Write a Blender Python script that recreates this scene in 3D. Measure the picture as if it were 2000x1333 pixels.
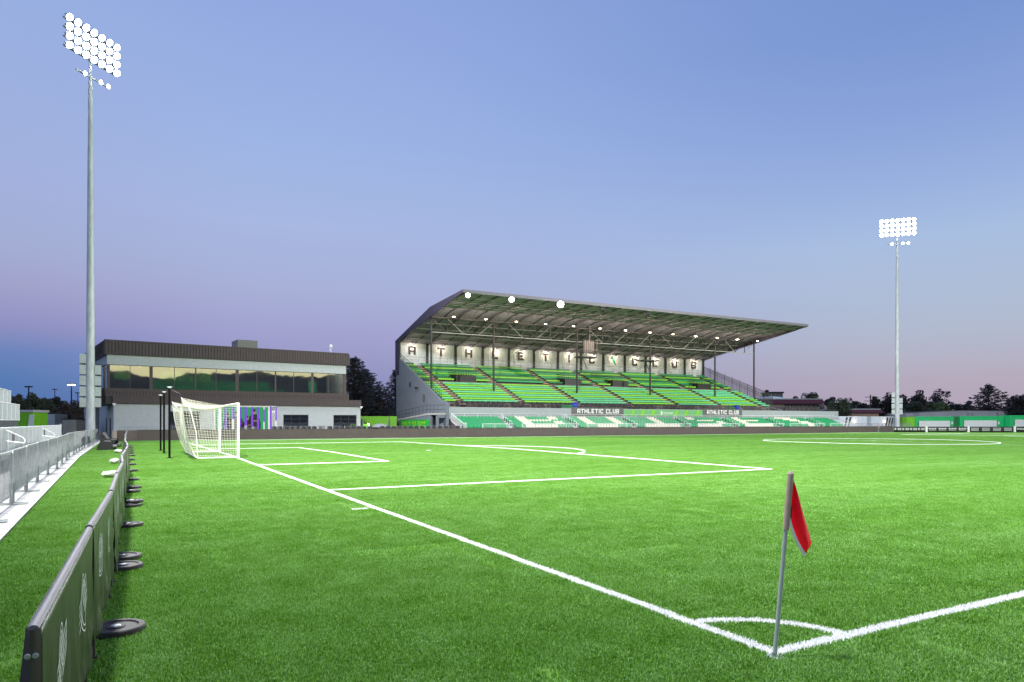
import bpy, math, random
from mathutils import Vector, Matrix
random.seed(7)
R = math.radians
C = bpy.context.scene.collection
sc = bpy.context.scene
for o in list(bpy.data.objects): bpy.data.objects.remove(o)

# ------------------------------------------------------------------ camera
CX, CY, CZ, YAW = -4.375, -3.705, 1.795, R(61.055)
FPX, HOR = 1353.8, 824.4            # focal length and horizon of the photograph
PW, PL = 68.415, 105.86             # pitch width and length
cd = bpy.data.cameras.new('camera'); cam = bpy.data.objects.new('camera', cd); C.objects.link(cam)
cam.location = (CX, CY, CZ); cam.rotation_euler = (R(90), 0, YAW - R(90))
cd.sensor_width = 36; cd.lens = 36 * FPX / 2000; cd.shift_y = (HOR - 666.5) / 2000
cd.clip_start = .05; cd.clip_end = 20000
sc.camera = cam

# ------------------------------------------------------------------ world: dusk sky
def srgb(r, g, b):
    f = lambda c: (c / 255 / 12.92) if c / 255 <= .04045 else ((c / 255 + .055) / 1.055) ** 2.4
    return (f(r), f(g), f(b), 1)
w = bpy.data.worlds.new('World'); sc.world = w; w.use_nodes = True
nt = w.node_tree; nt.nodes.clear(); N = nt.nodes.new; LK = nt.links.new
out = N('ShaderNodeOutputWorld'); bg = N('ShaderNodeBackground'); LK(bg.outputs[0], out.inputs[0])
tc = N('ShaderNodeTexCoord'); sx = N('ShaderNodeSeparateXYZ'); LK(tc.outputs['Generated'], sx.inputs[0])
def wramp(stops):
    r = N('ShaderNodeValToRGB'); LK(sx.outputs[2], r.inputs[0]); e = r.color_ramp.elements
    while len(e) > 1: e.remove(e[-1])
    e[0].position = stops[0][0]; e[0].color = srgb(*stops[0][1])
    for p, c in stops[1:]:
        q = e.new(p); q.color = srgb(*c)
    return r
anti = wramp([(0, (70, 105, 165)), (.051, (86, 122, 178)), (.082, (104, 130, 185)), (.106, (134, 140, 190)), (.124, (147, 147, 193)), (.159, (159, 160, 200)), (.205, (162, 172, 210)), (.289, (160, 175, 219)), (.45, (150, 173, 222)), (.56, (140, 163, 219)), (1, (110, 140, 205))])
side = wramp([(0, (176, 160, 178)), (.052, (178, 169, 186)), (.077, (178, 176, 194)), (.107, (175, 183, 203)), (.167, (172, 188, 214)), (.225, (166, 188, 222)), (.28, (152, 176, 221)), (.36, (136, 161, 215)), (.45, (120, 149, 208)), (1, (95, 125, 195))])
midr = wramp([(0, (124, 126, 180)), (.05, (140, 143, 188)), (.09, (152, 153, 197)), (.12, (159, 160, 204)), (.18, (166, 174, 213)), (.267, (165, 182, 223)), (.36, (155, 178, 226)), (.446, (148, 171, 223)), (.52, (142, 165, 220)), (1, (110, 140, 205))])
sol = wramp([(0, (228, 196, 150)), (.05, (243, 234, 188)), (.12, (238, 234, 190)), (.25, (205, 213, 200)), (.45, (165, 190, 220)), (1, (105, 135, 205))])
cmb = N('ShaderNodeCombineXYZ'); LK(sx.outputs[0], cmb.inputs[0]); LK(sx.outputs[1], cmb.inputs[1])
nrm = N('ShaderNodeVectorMath'); nrm.operation = 'NORMALIZE'; LK(cmb.outputs[0], nrm.inputs[0])
dot = N('ShaderNodeVectorMath'); dot.operation = 'DOT_PRODUCT'; LK(nrm.outputs[0], dot.inputs[0])
AZ = R(122); dot.inputs[1].default_value = (math.cos(AZ), math.sin(AZ), 0)
def mrange(a, b):
    m = N('ShaderNodeMapRange'); m.interpolation_type = 'SMOOTHSTEP'; LK(dot.outputs['Value'], m.inputs[0])
    m.inputs[1].default_value = a; m.inputs[2].default_value = b; return m
m1 = mrange(-.1, .75); m0 = mrange(.74, .93); m2 = mrange(-.1, -.9)
x1 = N('ShaderNodeMix'); x1.data_type = 'RGBA'; LK(m1.outputs[0], x1.inputs[0]); LK(side.outputs[0], x1.inputs[6]); LK(midr.outputs[0], x1.inputs[7])
x0 = N('ShaderNodeMix'); x0.data_type = 'RGBA'; LK(m0.outputs[0], x0.inputs[0]); LK(x1.outputs[2], x0.inputs[6]); LK(anti.outputs[0], x0.inputs[7])
x2 = N('ShaderNodeMix'); x2.data_type = 'RGBA'; LK(m2.outputs[0], x2.inputs[0]); LK(x0.outputs[2], x2.inputs[6]); LK(sol.outputs[0], x2.inputs[7])
LK(x2.outputs[2], bg.inputs[0]); bg.inputs[1].default_value = 1.03
w.cycles.sampling_method = 'AUTOMATIC'
sc.view_settings.view_transform = 'Standard'; sc.view_settings.look = 'None'
sc.view_settings.exposure = 0; sc.view_settings.gamma = 1
sc.cycles.sample_clamp_indirect = 4
sc.cycles.max_bounces = 6; sc.cycles.transparent_max_bounces = 12

POLE_POWER = 230000     # four floodlight masts, the two unseen near-side ones added to light the pitch
ROOF_POWER = 20000      # floodlights on the front edge of the stand roof
WALL_POWER = 80         # warm lamps over the letters
HANG_POWER = 330

# ------------------------------------------------------------------ helpers
def fr(px): return (px - 1000) / FPX
def at(px, d):                       # ground point seen in column px of the photograph at depth d
    t = fr(px); return (CX + d * math.cos(YAW) + t * d * math.sin(YAW), CY + d * math.sin(YAW) - t * d * math.cos(YAW))
def dY(px, Y): t = fr(px); return (Y - CY) / (math.sin(YAW) - t * math.cos(YAW))
def dX(px, X): t = fr(px); return (X - CX) / (math.cos(YAW) + t * math.sin(YAW))
def gx(px, Y): return at(px, dY(px, Y))[0]
def zat(py, d): return CZ + (HOR - py) * d / FPX
def crown(x, y):
    return -.026 + (.149 * (1 - abs(y - PW / 2) / (PW / 2)) if 0 < y < PW else 0.)

def tag(o, label=None, cat=None, group=None, kind=None):
    if label: o['label'] = label
    if cat: o['category'] = cat
    if group: o['group'] = group
    if kind: o['kind'] = kind
    return o
def thing(name, label, cat, loc=(0, 0, 0), rz=0, group=None):
    o = bpy.data.objects.new(name, None); C.objects.link(o); o.empty_display_size = .3
    o.location = loc; o.rotation_euler = (0, 0, rz); return tag(o, label, cat, group)
def copy_thing(src, loc=None, rz=None, label=None):
    r = src.copy(); C.objects.link(r)
    if loc is not None: r.location = loc
    if rz is not None: r.rotation_euler = (0, 0, rz)
    if label: r['label'] = label
    for ch in src.children:
        c = ch.copy(); C.objects.link(c); c.parent = r
        for g in ch.children:
            q = g.copy(); C.objects.link(q); q.parent = c
    return r
class MB:
    def __init__(s): s.v = []; s.f = []; s.mi = []; s.m = 0
    def add(s, vs, fs):
        n = len(s.v); s.v += [tuple(v) for v in vs]; s.f += [tuple(i + n for i in f) for f in fs]; s.mi += [s.m] * len(fs)
        return s
    def box(s, x0, x1, y0, y1, z0, z1):
        s.add([(x0, y0, z0), (x1, y0, z0), (x1, y1, z0), (x0, y1, z0), (x0, y0, z1), (x1, y0, z1), (x1, y1, z1), (x0, y1, z1)],
              [(0, 3, 2, 1), (4, 5, 6, 7), (0, 1, 5, 4), (1, 2, 6, 5), (2, 3, 7, 6), (3, 0, 4, 7)]); return s
    def quad(s, a, b, c, d): return s.add([a, b, c, d], [(0, 1, 2, 3)])
    def tube(s, p, q, r, r2=None, n=6, cap=True):
        p = Vector(p); q = Vector(q); r2 = r if r2 is None else r2
        d = q - p
        if d.length < 1e-6: return s
        d.normalize(); u = d.orthogonal().normalized()
        if abs(d.z) < .9: u = d.cross(Vector((0, 0, 1))).normalized()
        k = d.cross(u); vs = []
        for (c, rr) in ((p, r), (q, r2)):
            for i in range(n):
                a = 2 * math.pi * (i + .5) / n; vs.append(c + (u * math.cos(a) + k * math.sin(a)) * rr)
        fs = [(i, (i + 1) % n, n + (i + 1) % n, n + i) for i in range(n)]
        if cap: fs += [tuple(range(n))[::-1], tuple(range(n, 2 * n))]
        return s.add(vs, fs)
    def path(s, pts, r, n=6):
        for a, b in zip(pts, pts[1:]): s.tube(a, b, r, n=n)
        return s
    def beam(s, p, q, wd, h):            # rectangular bar from p to q
        p = Vector(p); q = Vector(q); d = (q - p).normalized()
        u = d.cross(Vector((0, 0, 1)))
        u = Vector((1, 0, 0)) if u.length < 1e-4 else u.normalized()
        k = u.cross(d)
        vs = [c + u * a * wd / 2 + k * b * h / 2 for c in (p, q) for a, b in ((-1, -1), (1, -1), (1, 1), (-1, 1))]
        return s.add(vs, [(0, 1, 2, 3), (7, 6, 5, 4), (0, 4, 5, 1), (1, 5, 6, 2), (2, 6, 7, 3), (3, 7, 4, 0)])
    def prism(s, poly, axis, a, b):      # polygon (u,v) extruded along axis between a and b
        n = len(poly)
        def P(u, v, t): return (t, u, v) if axis == 'x' else (u, t, v) if axis == 'y' else (u, v, t)
        vs = [P(u, v, a) for u, v in poly] + [P(u, v, b) for u, v in poly]
        return s.add(vs, [tuple(range(n))[::-1], tuple(range(n, 2 * n))] + [(i, (i + 1) % n, n + (i + 1) % n, n + i) for i in range(n)])
    def lathe(s, prof, c=(0, 0, 0), n=20):
        vs = []
        for r, z in prof:
            for i in range(n):
                a = 2 * math.pi * i / n; vs.append((c[0] + r * math.cos(a), c[1] + r * math.sin(a), c[2] + z))
        fs = []
        for k in range(len(prof) - 1):
            for i in range(n): j = (i + 1) % n; fs.append((k * n + i, k * n + j, (k + 1) * n + j, (k + 1) * n + i))
        fs.append(tuple(range(n))[::-1]); fs.append(tuple(range((len(prof) - 1) * n, len(prof) * n)))
        return s.add(vs, fs)
    def mesh(s, name, mats, smooth=False, fix=True):
        me = bpy.data.meshes.new(name); me.from_pydata(s.v, [], s.f)
        for m in (mats if isinstance(mats, (list, tuple)) else [mats]): me.materials.append(m)
        if any(s.mi): me.polygons.foreach_set('material_index', s.mi)
        if smooth: me.polygons.foreach_set('use_smooth', [True] * len(s.f)); sharp = True
        else: sharp = False
        if fix:
            import bmesh
            bm = bmesh.new(); bm.from_mesh(me); bmesh.ops.recalc_face_normals(bm, faces=bm.faces); bm.to_mesh(me); bm.free()
        me.update()
        if sharp: me.set_sharp_from_angle(angle=R(42))
        return me
    def build(s, name, mats, parent=None, smooth=False, loc=None, rz=0, fix=True):
        o = bpy.data.objects.new(name, s.mesh(name, mats, smooth, fix)); C.objects.link(o)
        if parent is not None: o.parent = parent
        if loc: o.location = loc
        if rz: o.rotation_euler = (0, 0, rz)
        return o
def link(name, me, parent=None, loc=None, rot=None, scale=None):
    o = bpy.data.objects.new(name, me); C.objects.link(o)
    if parent is not None: o.parent = parent
    if loc is not None: o.location = loc
    if rot is not None: o.rotation_euler = rot
    if scale is not None: o.scale = scale
    return o
ORD = 'first second third fourth fifth sixth seventh eighth ninth tenth eleventh twelfth thirteenth fourteenth fifteenth sixteenth seventeenth eighteenth nineteenth twentieth'.split()
ORD0 = ORD[:]
ORD += ['twenty-' + o for o in ORD[:9]] + ['thirtieth'] + ['thirty-' + o for o in ORD[:9]] + ['fortieth']
for a_, b_ in (('forty', 'fiftieth'), ('fifty', 'sixtieth'), ('sixty', 'seventieth'), ('seventy', 'eightieth'), ('eighty', 'ninetieth')): ORD += [a_ + '-' + o for o in ORD0[:9]] + [b_]

# ------------------------------------------------------------------ materials
def mat(name, col, rough=.6, metal=0, var=0, vs=3., bump=0, bs=40., coat=0, spec=None, col2=None, stretch=None):
    m = bpy.data.materials.new(name); m.use_nodes = True; t = m.node_tree; b = t.nodes['Principled BSDF']
    c = tuple(col) + (1,) if len(col) == 3 else col
    b.inputs['Base Color'].default_value = c; b.inputs['Roughness'].default_value = rough; b.inputs['Metallic'].default_value = metal
    if spec is not None: b.inputs['Specular IOR Level'].default_value = spec
    if coat: b.inputs['Coat Weight'].default_value = coat
    if var or bump:
        g = t.nodes.new('ShaderNodeNewGeometry'); mp = t.nodes.new('ShaderNodeMapping'); t.links.new(g.outputs['Position'], mp.inputs[0])
        if stretch: mp.inputs['Scale'].default_value = stretch
    if var:
        n = t.nodes.new('ShaderNodeTexNoise'); n.inputs['Scale'].default_value = vs; n.inputs['Detail'].default_value = 6; n.inputs['Roughness'].default_value = .65
        t.links.new(mp.outputs[0], n.inputs['Vector'])
        r = t.nodes.new('ShaderNodeMapRange'); t.links.new(n.outputs['Fac'], r.inputs[0]); r.inputs[1].default_value = .3; r.inputs[2].default_value = .7
        x = t.nodes.new('ShaderNodeMix'); x.data_type = 'RGBA'; t.links.new(r.outputs[0], x.inputs[0])
        c2 = tuple(col2) + (1,) if col2 else tuple(min(1, k * (1 + var)) for k in c[:3]) + (1,)
        x.inputs[6].default_value = tuple(k * (1 - var) for k in c[:3]) + (1,) if not col2 else c
        x.inputs[7].default_value = c2; t.links.new(x.outputs[2], b.inputs['Base Color'])
        rr = t.nodes.new('ShaderNodeMapRange'); t.links.new(n.outputs['Fac'], rr.inputs[0]); rr.inputs[3].default_value = max(0, rough - .1); rr.inputs[4].default_value = min(1, rough + .1)
        t.links.new(rr.outputs[0], b.inputs['Roughness'])
    if bump:
        n = t.nodes.new('ShaderNodeTexNoise'); n.inputs['Scale'].default_value = bs; n.inputs['Detail'].default_value = 4; t.links.new(mp.outputs[0], n.inputs['Vector'])
        bp = t.nodes.new('ShaderNodeBump'); bp.inputs['Strength'].default_value = bump; bp.inputs['Distance'].default_value = .02
        t.links.new(n.outputs['Fac'], bp.inputs['Height']); t.links.new(bp.outputs[0], b.inputs['Normal'])
    return m
def emis(name, col, s):
    m = bpy.data.materials.new(name); m.use_nodes = True; b = m.node_tree.nodes['Principled BSDF']
    b.inputs['Base Color'].default_value = (.8, .8, .8, 1); b.inputs['Emission Color'].default_value = tuple(col) + (1,); b.inputs['Emission Strength'].default_value = s
    m.cycles.emission_sampling = 'NONE'; return m
M = dict(
    galv=mat('galvanised_steel', (.34, .36, .375), .45, .55, .25, 5, bump=.05),
    galvw=mat('pale_aluminium', (.52, .55, .56), .5, .25, .15, 4),
    whitem=mat('white_painted_metal', (.78, .8, .78), .4, 0, .06, 3),
    whitep=mat('white_plastic', (.8, .8, .78), .45),
    brown=mat('brown_cladding', (.075, .052, .056), .5, 0, .18, 2),
    board=mat('brown_board', (.098, .070, .072), .55, 0, .15, 1.2, bump=.1),
    stucco=mat('grey_stucco', (.47, .50, .505), .9, 0, .08, 3, bump=.3, bs=30),
    dark=mat('dark_steel', (.035, .032, .035), .5, .3, .2, 4),
    black=mat('black_plastic', (.012, .011, .013), .45),
    vinyl=mat('black_vinyl', (.020, .021, .016), .36, 0, .25, 1.5, bump=.35, bs=14, stretch=(1, 3, .4), spec=.4),
    rubber=mat('black_rubber', (.018, .014, .016), .6, 0, .5, 9, bump=.3, bs=60),
    concrete=mat('concrete', (.36, .35, .33), .85, 0, .2, 2, bump=.2, bs=50),
    deckc=mat('worn_concrete_step', (.44, .33, .29), .85, 0, .3, 1.5),
    lime=mat('lime_paint', (.20, .56, .02), .45, 0, .12, 2.5),
    green=mat('green_paint', (.015, .34, .105), .45, 0, .12, 2.5),
    dgreen=mat('dark_green_paint', (.012, .17, .05), .5, 0, .12, 2),
    teal=mat('mint_paint', (.12, .55, .26), .5, 0, .15, 2.5),
    cream=mat('cream_plastic', (.66, .61, .50), .5),
    red=mat('red_cloth', (.85, .012, .045), .6, 0, .08, 10),
    redroof=mat('maroon_roof', (.10, .018, .025), .6, 0, .15, 1),
    beige=mat('beige_wall', (.34, .25, .20), .9, 0, .1, 1),
    roofpanel=mat('roof_underside', (.25, .23, .30), .75, 0, .06, .6, stretch=(1, .25, 1)),
    purlin=mat('pale_purlin', (.33, .33, .36), .6, 0, .1, 2),
    wallw=mat('white_ribbed_wall', (.68, .73, .78), .6, 0, .1, 1.2, stretch=(3, 3, .4)),
    sidewall=mat('blue_grey_cladding', (.15, .17, .20), .6, 0, .08, 1.5),
    fascia=mat('grey_fascia', (.33, .36, .37), .7, 0, .08, 2),
    purple=mat('purple_panel', (.24, .06, .72), .6, 0, .15, 3),
    skin=mat('photo_skin_tone', (.35, .22, .17), .7), blue=mat('blue_plastic', (.01, .05, .5), .4),
    white=mat('white_paint', (.8, .8, .78), .6, 0, .05, 3),
    trailer=mat('white_trailer', (.50, .50, .56), .5, 0, .08, 1),
    hvac=mat('hvac_grey', (.24, .25, .22), .6, .1, .1, 8),
    bark=mat('bark', (.05, .035, .028), .9, 0, .3, 3),
    net=mat('white_net_cord', (.72, .68, .58), .8), wood=mat('wood', (.3, .19, .1), .7, 0, .3, 4),
    sandbag=mat('white_sandbag', (.6, .59, .55), .8, 0, .2, 20, bump=.5),
    ledw=emis('lamp_white', (1, 1, .97), 14), ledb=emis('lamp_bright', (1, 1, .97), 40), warm=emis('lamp_warm', (1, .60, .34), 5),
    screen=emis('screen', (.1, .8, .9), 1.2), grey=mat('grey_sign', (.12, .11, .11), .6),
    farhill=mat('hill_scrub', (.05, .045, .035), .95, 0, .3, .002),
)
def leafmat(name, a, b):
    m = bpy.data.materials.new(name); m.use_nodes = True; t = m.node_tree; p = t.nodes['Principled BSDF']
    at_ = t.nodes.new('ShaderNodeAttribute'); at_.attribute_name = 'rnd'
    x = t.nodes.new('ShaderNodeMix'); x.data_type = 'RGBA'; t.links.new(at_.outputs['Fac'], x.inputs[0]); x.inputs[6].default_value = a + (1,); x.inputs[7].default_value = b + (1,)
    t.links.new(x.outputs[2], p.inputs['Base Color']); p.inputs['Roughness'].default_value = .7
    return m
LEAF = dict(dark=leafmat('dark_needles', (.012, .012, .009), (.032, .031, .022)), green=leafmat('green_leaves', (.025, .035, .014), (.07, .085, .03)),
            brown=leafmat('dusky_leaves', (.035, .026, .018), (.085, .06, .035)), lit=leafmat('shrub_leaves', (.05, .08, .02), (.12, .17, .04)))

# ------------------------------------------------------------------ turf material with the painted lines of the pitch
def turf_material(name, blades):
    m = bpy.data.materials.new(name); m.use_nodes = True; t = m.node_tree; p = t.nodes['Principled BSDF']; nn = t.nodes.new; lk = t.links.new
    g = nn('ShaderNodeNewGeometry'); s = nn('ShaderNodeSeparateXYZ')
    # frayed edges: the fibres are painted as tufts, so jitter the lookup slightly
    jn = nn('ShaderNodeTexNoise'); jn.inputs['Scale'].default_value = 55; jn.inputs['Detail'].default_value = 2; lk(g.outputs['Position'], jn.inputs['Vector'])
    ja = nn('ShaderNodeVectorMath'); ja.operation = 'SUBTRACT'; lk(jn.outputs['Color'], ja.inputs[0]); ja.inputs[1].default_value = (.5, .5, .5)
    js = nn('ShaderNodeVectorMath'); js.operation = 'SCALE'; lk(ja.outputs[0], js.inputs[0]); js.inputs['Scale'].default_value = .05
    jj = nn('ShaderNodeVectorMath'); jj.operation = 'ADD'; lk(g.outputs['Position'], jj.inputs[0]); lk(js.outputs[0], jj.inputs[1])
    lk(jj.outputs[0], s.inputs[0]); X, Y = s.outputs[0], s.outputs[1]
    def mth(op, a, b=None, c=None):
        n = nn('ShaderNodeMath'); n.operation = op
        for i, v in enumerate((a, b, c)):
            if v is None: continue
            if isinstance(v, (int, float)): n.inputs[i].default_value = v
            else: lk(v, n.inputs[i])
        return n.outputs[0]
    def band(v, lo, hi): return mth('MULTIPLY', mth('GREATER_THAN', v, lo), mth('LESS_THAN', v, hi))
    def rect(x0, x1, y0, y1):
        dx = mth('SUBTRACT', mth('ABSOLUTE', mth('SUBTRACT', X, (x0 + x1) / 2)), (x1 - x0) / 2)
        dy = mth('SUBTRACT', mth('ABSOLUTE', mth('SUBTRACT', Y, (y0 + y1) / 2)), (y1 - y0) / 2)
        return band(mth('MAXIMUM', dx, dy), -.12, 0)
    def rad(cx, cy):
        a = mth('SUBTRACT', X, cx); b = mth('SUBTRACT', Y, cy)
        return mth('SQRT', mth('ADD', mth('MULTIPLY', a, a), mth('MULTIPLY', b, b)))
    H = PW / 2; L = PL
    parts = [rect(0, L, 0, PW), rect(-.0, 16.5, H - 20.16, H + 20.16), rect(0, 5.5, H - 9.16, H + 9.16), rect(L - 16.5, L, H - 20.16, H + 20.16), rect(L - 5.5, L, H - 9.16, H + 9.16),
             mth('MULTIPLY', band(X, L / 2 - .06, L / 2 + .06), band(Y, 0, PW)), band(rad(L / 2, H), 9.03, 9.15), mth('LESS_THAN', rad(L / 2, H), .14),
             mth('MULTIPLY', band(rad(11, H), 9.03, 9.15), mth('GREATER_THAN', X, 16.45)), mth('LESS_THAN', rad(11, H), .14), mth('LESS_THAN', rad(L - 11, H), .14),
             mth('MULTIPLY', band(rad(L - 11, H), 9.03, 9.15), mth('LESS_THAN', X, L - 16.45)),
             mth('MULTIPLY', band(rad(0, 0), .9, 1.02), mth('MULTIPLY', mth('GREATER_THAN', X, 0), mth('GREATER_THAN', Y, 0))),
             mth('MULTIPLY', band(X, -.42, -.08), band(Y, 10.1, 10.22))]
    ln = parts[0]
    for q in parts[1:]: ln = mth('MAXIMUM', ln, q)
    # pile direction streaks and mottling of the turf itself
    def noise(scale, det, st=(1, 1, 1)):
        mp = nn('ShaderNodeMapping'); lk(g.outputs['Position'], mp.inputs[0]); mp.inputs['Scale'].default_value = st
        n = nn('ShaderNodeTexNoise'); n.inputs['Scale'].default_value = scale; n.inputs['Detail'].default_value = det; lk(mp.outputs[0], n.inputs['Vector']); return n.outputs['Fac']
    big = noise(.12, 5, (1, 3, 1)); mid = noise(2.0, 5); fine = noise(28, 4)
    f = mth('ADD', mth('ADD', mth('MULTIPLY', big, .35), .14), mth('ADD', mth('MULTIPLY', mid, .48), mth('MULTIPLY', fine, .3)))
    if blades:
        a = nn('ShaderNodeAttribute'); a.attribute_name = 'rnd'; f = mth('ADD', mth('MULTIPLY', f, .7), mth('MULTIPLY', a.outputs['Fac'], .42))
    r = nn('ShaderNodeValToRGB'); lk(f, r.inputs[0]); e = r.color_ramp.elements
    k = 1.0 if blades else .8
    e[0].position = .42; e[0].color = (.044 * k, .138 * k, .004 * k, 1); e[1].position = .95; e[1].color = (.27 * k, .455 * k, .17 * k, 1)
    q = e.new(.68); q.color = (.13 * k, .305 * k, .032 * k, 1)
    x = nn('ShaderNodeMix'); x.data_type = 'RGBA'; lk(ln, x.inputs[0]); lk(r.outputs[0], x.inputs[6])
    wv = nn('ShaderNodeMapRange'); lk(fine, wv.inputs[0]); wv.inputs[1].default_value = .3; wv.inputs[2].default_value = .7; wv.inputs[3].default_value = .68; wv.inputs[4].default_value = .9
    lk(wv.outputs[0], x.inputs[7]); lk(x.outputs[2], p.inputs['Base Color'])
    p.inputs['Roughness'].default_value = .9; p.inputs['Specular IOR Level'].default_value = .04; p.inputs['Sheen Weight'].default_value = .0; p.inputs['Sheen Roughness'].default_value = .5; p.inputs['Sheen Tint'].default_value = (.85, 1, .7, 1)
    if blades:
        tr = nn('ShaderNodeBsdfTranslucent'); lk(x.outputs[2], tr.inputs[0]); mx = nn('ShaderNodeMixShader'); mx.inputs[0].default_value = .28
        lk(p.outputs[0], mx.inputs[1]); lk(tr.outputs[0], mx.inputs[2]); lk(mx.outputs[0], t.nodes['Material Output'].inputs[0])
    else:
        bp = nn('ShaderNodeBump'); bp.inputs['Strength'].default_value = .7; bp.inputs['Distance'].default_value = .03; lk(fine, bp.inputs['Height']); lk(bp.outputs[0], p.inputs['Normal'])
    return m
TURF = turf_material('turf_base', False); BLADE = turf_material('turf_fibres', True)

# ------------------------------------------------------------------ setting: ground, pitch, path, hills
g = MB()
xs = [-8000, -900, -200, -60, -6.9, 30, 60, 113, 200, 900, 8000]
ys = [-8000, -900, -200, -30, 20, 60, 72.6, 110, 200, 900, 8000]
g.add([(x, y, -.09) for y in ys for x in xs], [(j * 11 + i, j * 11 + i + 1, (j + 1) * 11 + i + 1, (j + 1) * 11 + i) for j in range(10) for i in range(10)])
o = g.build('ground', mat('gravel_ground', (.09, .085, .08), .95, 0, .35, .15, bump=.4, bs=12), fix=False); tag(o, kind='structure')
g = MB(); xs = [-6.7, 20, 60, 113, 135]; ys = [-14, -4, 0, PW / 2, PW, 72.15]
zz = [-.026, -.026, -.026, .123, -.026, -.026]
g.add([(x, y, z) for y, z in zip(ys, zz) for x in xs], [(j * 5 + i, j * 5 + i + 1, (j + 1) * 5 + i + 1, (j + 1) * 5 + i) for j in range(5) for i in range(4)])
o = g.build('pitch', TURF, fix=False); tag(o, kind='structure')
def PEX(y): return -5.70 - .67 * (y + 14) / 47 if y < 33 else -6.37 - .23 * (y - 33) / 43
PZ = .05                                  # the path stands this far above the turf backing
pb = MB(); ys_ = [-14, -4, -.001, .001, 10, 20, 34.2, 45, 56, PW - .01, PW + .01, 76]
for ya, yb in zip(ys_, ys_[1:]):
    za, zb = crown(0, ya) + PZ, crown(0, yb) + PZ
    pb.add([(-7.9, ya, za), (PEX(ya), ya, za), (PEX(yb), yb, zb), (-7.9, yb, zb), (-7.9, ya, -.12), (PEX(ya), ya, -.12), (PEX(yb), yb, -.12), (-7.9, yb, -.12)], [(0, 1, 2, 3), (1, 5, 6, 2), (0, 3, 7, 4)])
o = pb.build('path', mat('pale_path_slabs', (.46, .45, .42), .85, 0, .15, 3, bump=.2, bs=40), fix=False); tag(o, kind='structure')
sl = MB()
for i in range(62): q = -13 + i * 1.4; z = crown(0, q) + PZ; sl.box(-7.89, PEX(q) - .02, q, q + .015, z + .0005, z + .003)
sl.build('path_joint', M['dark'], o)
o = MB().box(-30, 31, 72.5, 125, -.12, -.03).build('pavement', mat('apron_asphalt', (.12, .12, .12), .9, 0, .2, .8, bump=.3, bs=30)); tag(o, kind='structure')
o = MB().box(-40, -8.2, 56, 130, -.10, -.02).build('verge', mat('verge_grass', (.05, .09, .03), .95, 0, .4, 2, bump=.6, bs=20)); tag(o, kind='structure')
def ridge(name, r0, a0, a1, hmax, seed, material):
    rnd = random.Random(seed); b = MB(); n = 120; top = []
    ph = [rnd.uniform(0, 6) for _ in range(6)]
    for i in range(n + 1):
        a = a0 + (a1 - a0) * i / n
        h = hmax * (.78 + .02 * math.sin(a * 5 + ph[0]) + .03 * math.sin(a * 13 + ph[1]) + .035 * math.sin(a * 31 + ph[2]) + .02 * math.sin(a * 70 + ph[3]))
        h *= min(1, 6 * i / n, 6 * (n - i) / n) ** .5; top.append((a, max(2, h)))
    vs = []
    for a, h in top:
        for k, (rr, q) in enumerate(((r0 * .82, -.02), (r0 * .92, .45), (r0, 1), (r0 * 1.12, .5), (r0 * 1.2, -.02))):
            vs.append((rr * math.cos(a), rr * math.sin(a), h * q))
    b.add(vs, [(i * 5 + k, (i + 1) * 5 + k, (i + 1) * 5 + k + 1, i * 5 + k + 1) for i in range(n) for k in range(4)])
    return tag(b.build(name, material), kind='structure')
ridge('hills', 3200, R(185), R(352), 270, 3, M['farhill'])

# grass fibres -------------------------------------------------------------
def grass_tile(seed, size, n):
    rnd = random.Random(seed); vs = []; fs = []; rv = []
    for i in range(n):
        x, y = rnd.uniform(-size / 2, size / 2), rnd.uniform(-size / 2, size / 2)
        a = rnd.uniform(0, 2 * math.pi); ln = rnd.uniform(.022, .042); lean = rnd.uniform(.1, 1.15); wd = rnd.uniform(.0022, .0042)
        ca, sa = math.cos(a), math.sin(a); px, py = -sa * wd, ca * wd
        h1 = ln * .6 * math.cos(lean * .6); r1 = ln * .6 * math.sin(lean * .6); h2 = h1 + ln * .4 * math.cos(lean * 1.35); r2 = r1 + ln * .4 * math.sin(lean * 1.35)
        k = len(vs)
        vs += [(x - px, y - py, -.002), (x + px, y + py, -.002), (x + ca * r1 + px, y + sa * r1 + py, h1), (x + ca * r1 - px, y + sa * r1 - py, h1), (x + ca * r2, y + sa * r2, h2)]
        fs += [(k, k + 1, k + 2, k + 3), (k + 3, k + 2, k + 4)]; q = rnd.random(); rv += [q, q]
    me = bpy.data.meshes.new('turf_tile'); me.from_pydata(vs, [], fs); me.materials.append(BLADE)
    at_ = me.attributes.new('rnd', 'FLOAT', 'FACE'); at_.data.foreach_set('value', rv)
    me.update(); return bpy.data.objects.new('turf_tile', me)
TS = 1.5
tiles = [grass_tile(40 + k, TS, 9500) for k in range(3)]
pts = []; rot = []; var = []; scl = []
rnd = random.Random(5)
def addpt(x, y, s=1.):
    pts.append((x, y, crown(x, y))); rot.append(rnd.randrange(4) * math.pi / 2); var.append(rnd.randrange(3)); dd_ = math.hypot(x - CX, y - CY); scl.append(max(.3, min(1., 11 / dd_)))
def seen(x, y, mg):
    dx, dy = x - CX, y - CY; d = dx * math.cos(YAW) + dy * math.sin(YAW); r = dx * math.sin(YAW) - dy * math.cos(YAW)
    return d > -1.5 and abs(r) < .76 * d + mg, d
nx = int(140 / TS)
for i in range(nx):
    for j in range(58):
        x = -6.5 + TS / 2 + i * TS; y = -13 + j * TS
        if y > 72.15 - TS / 2: continue
        ok, d = seen(x, y, 3.)
        if ok and x < 130: 
            addpt(x, y)
            if d < 18: addpt(x + rnd.uniform(0, .4), y + rnd.uniform(-.4, .4))
            if d < 8: addpt(x + rnd.uniform(0, .6), y + rnd.uniform(-.6, .6))
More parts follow.
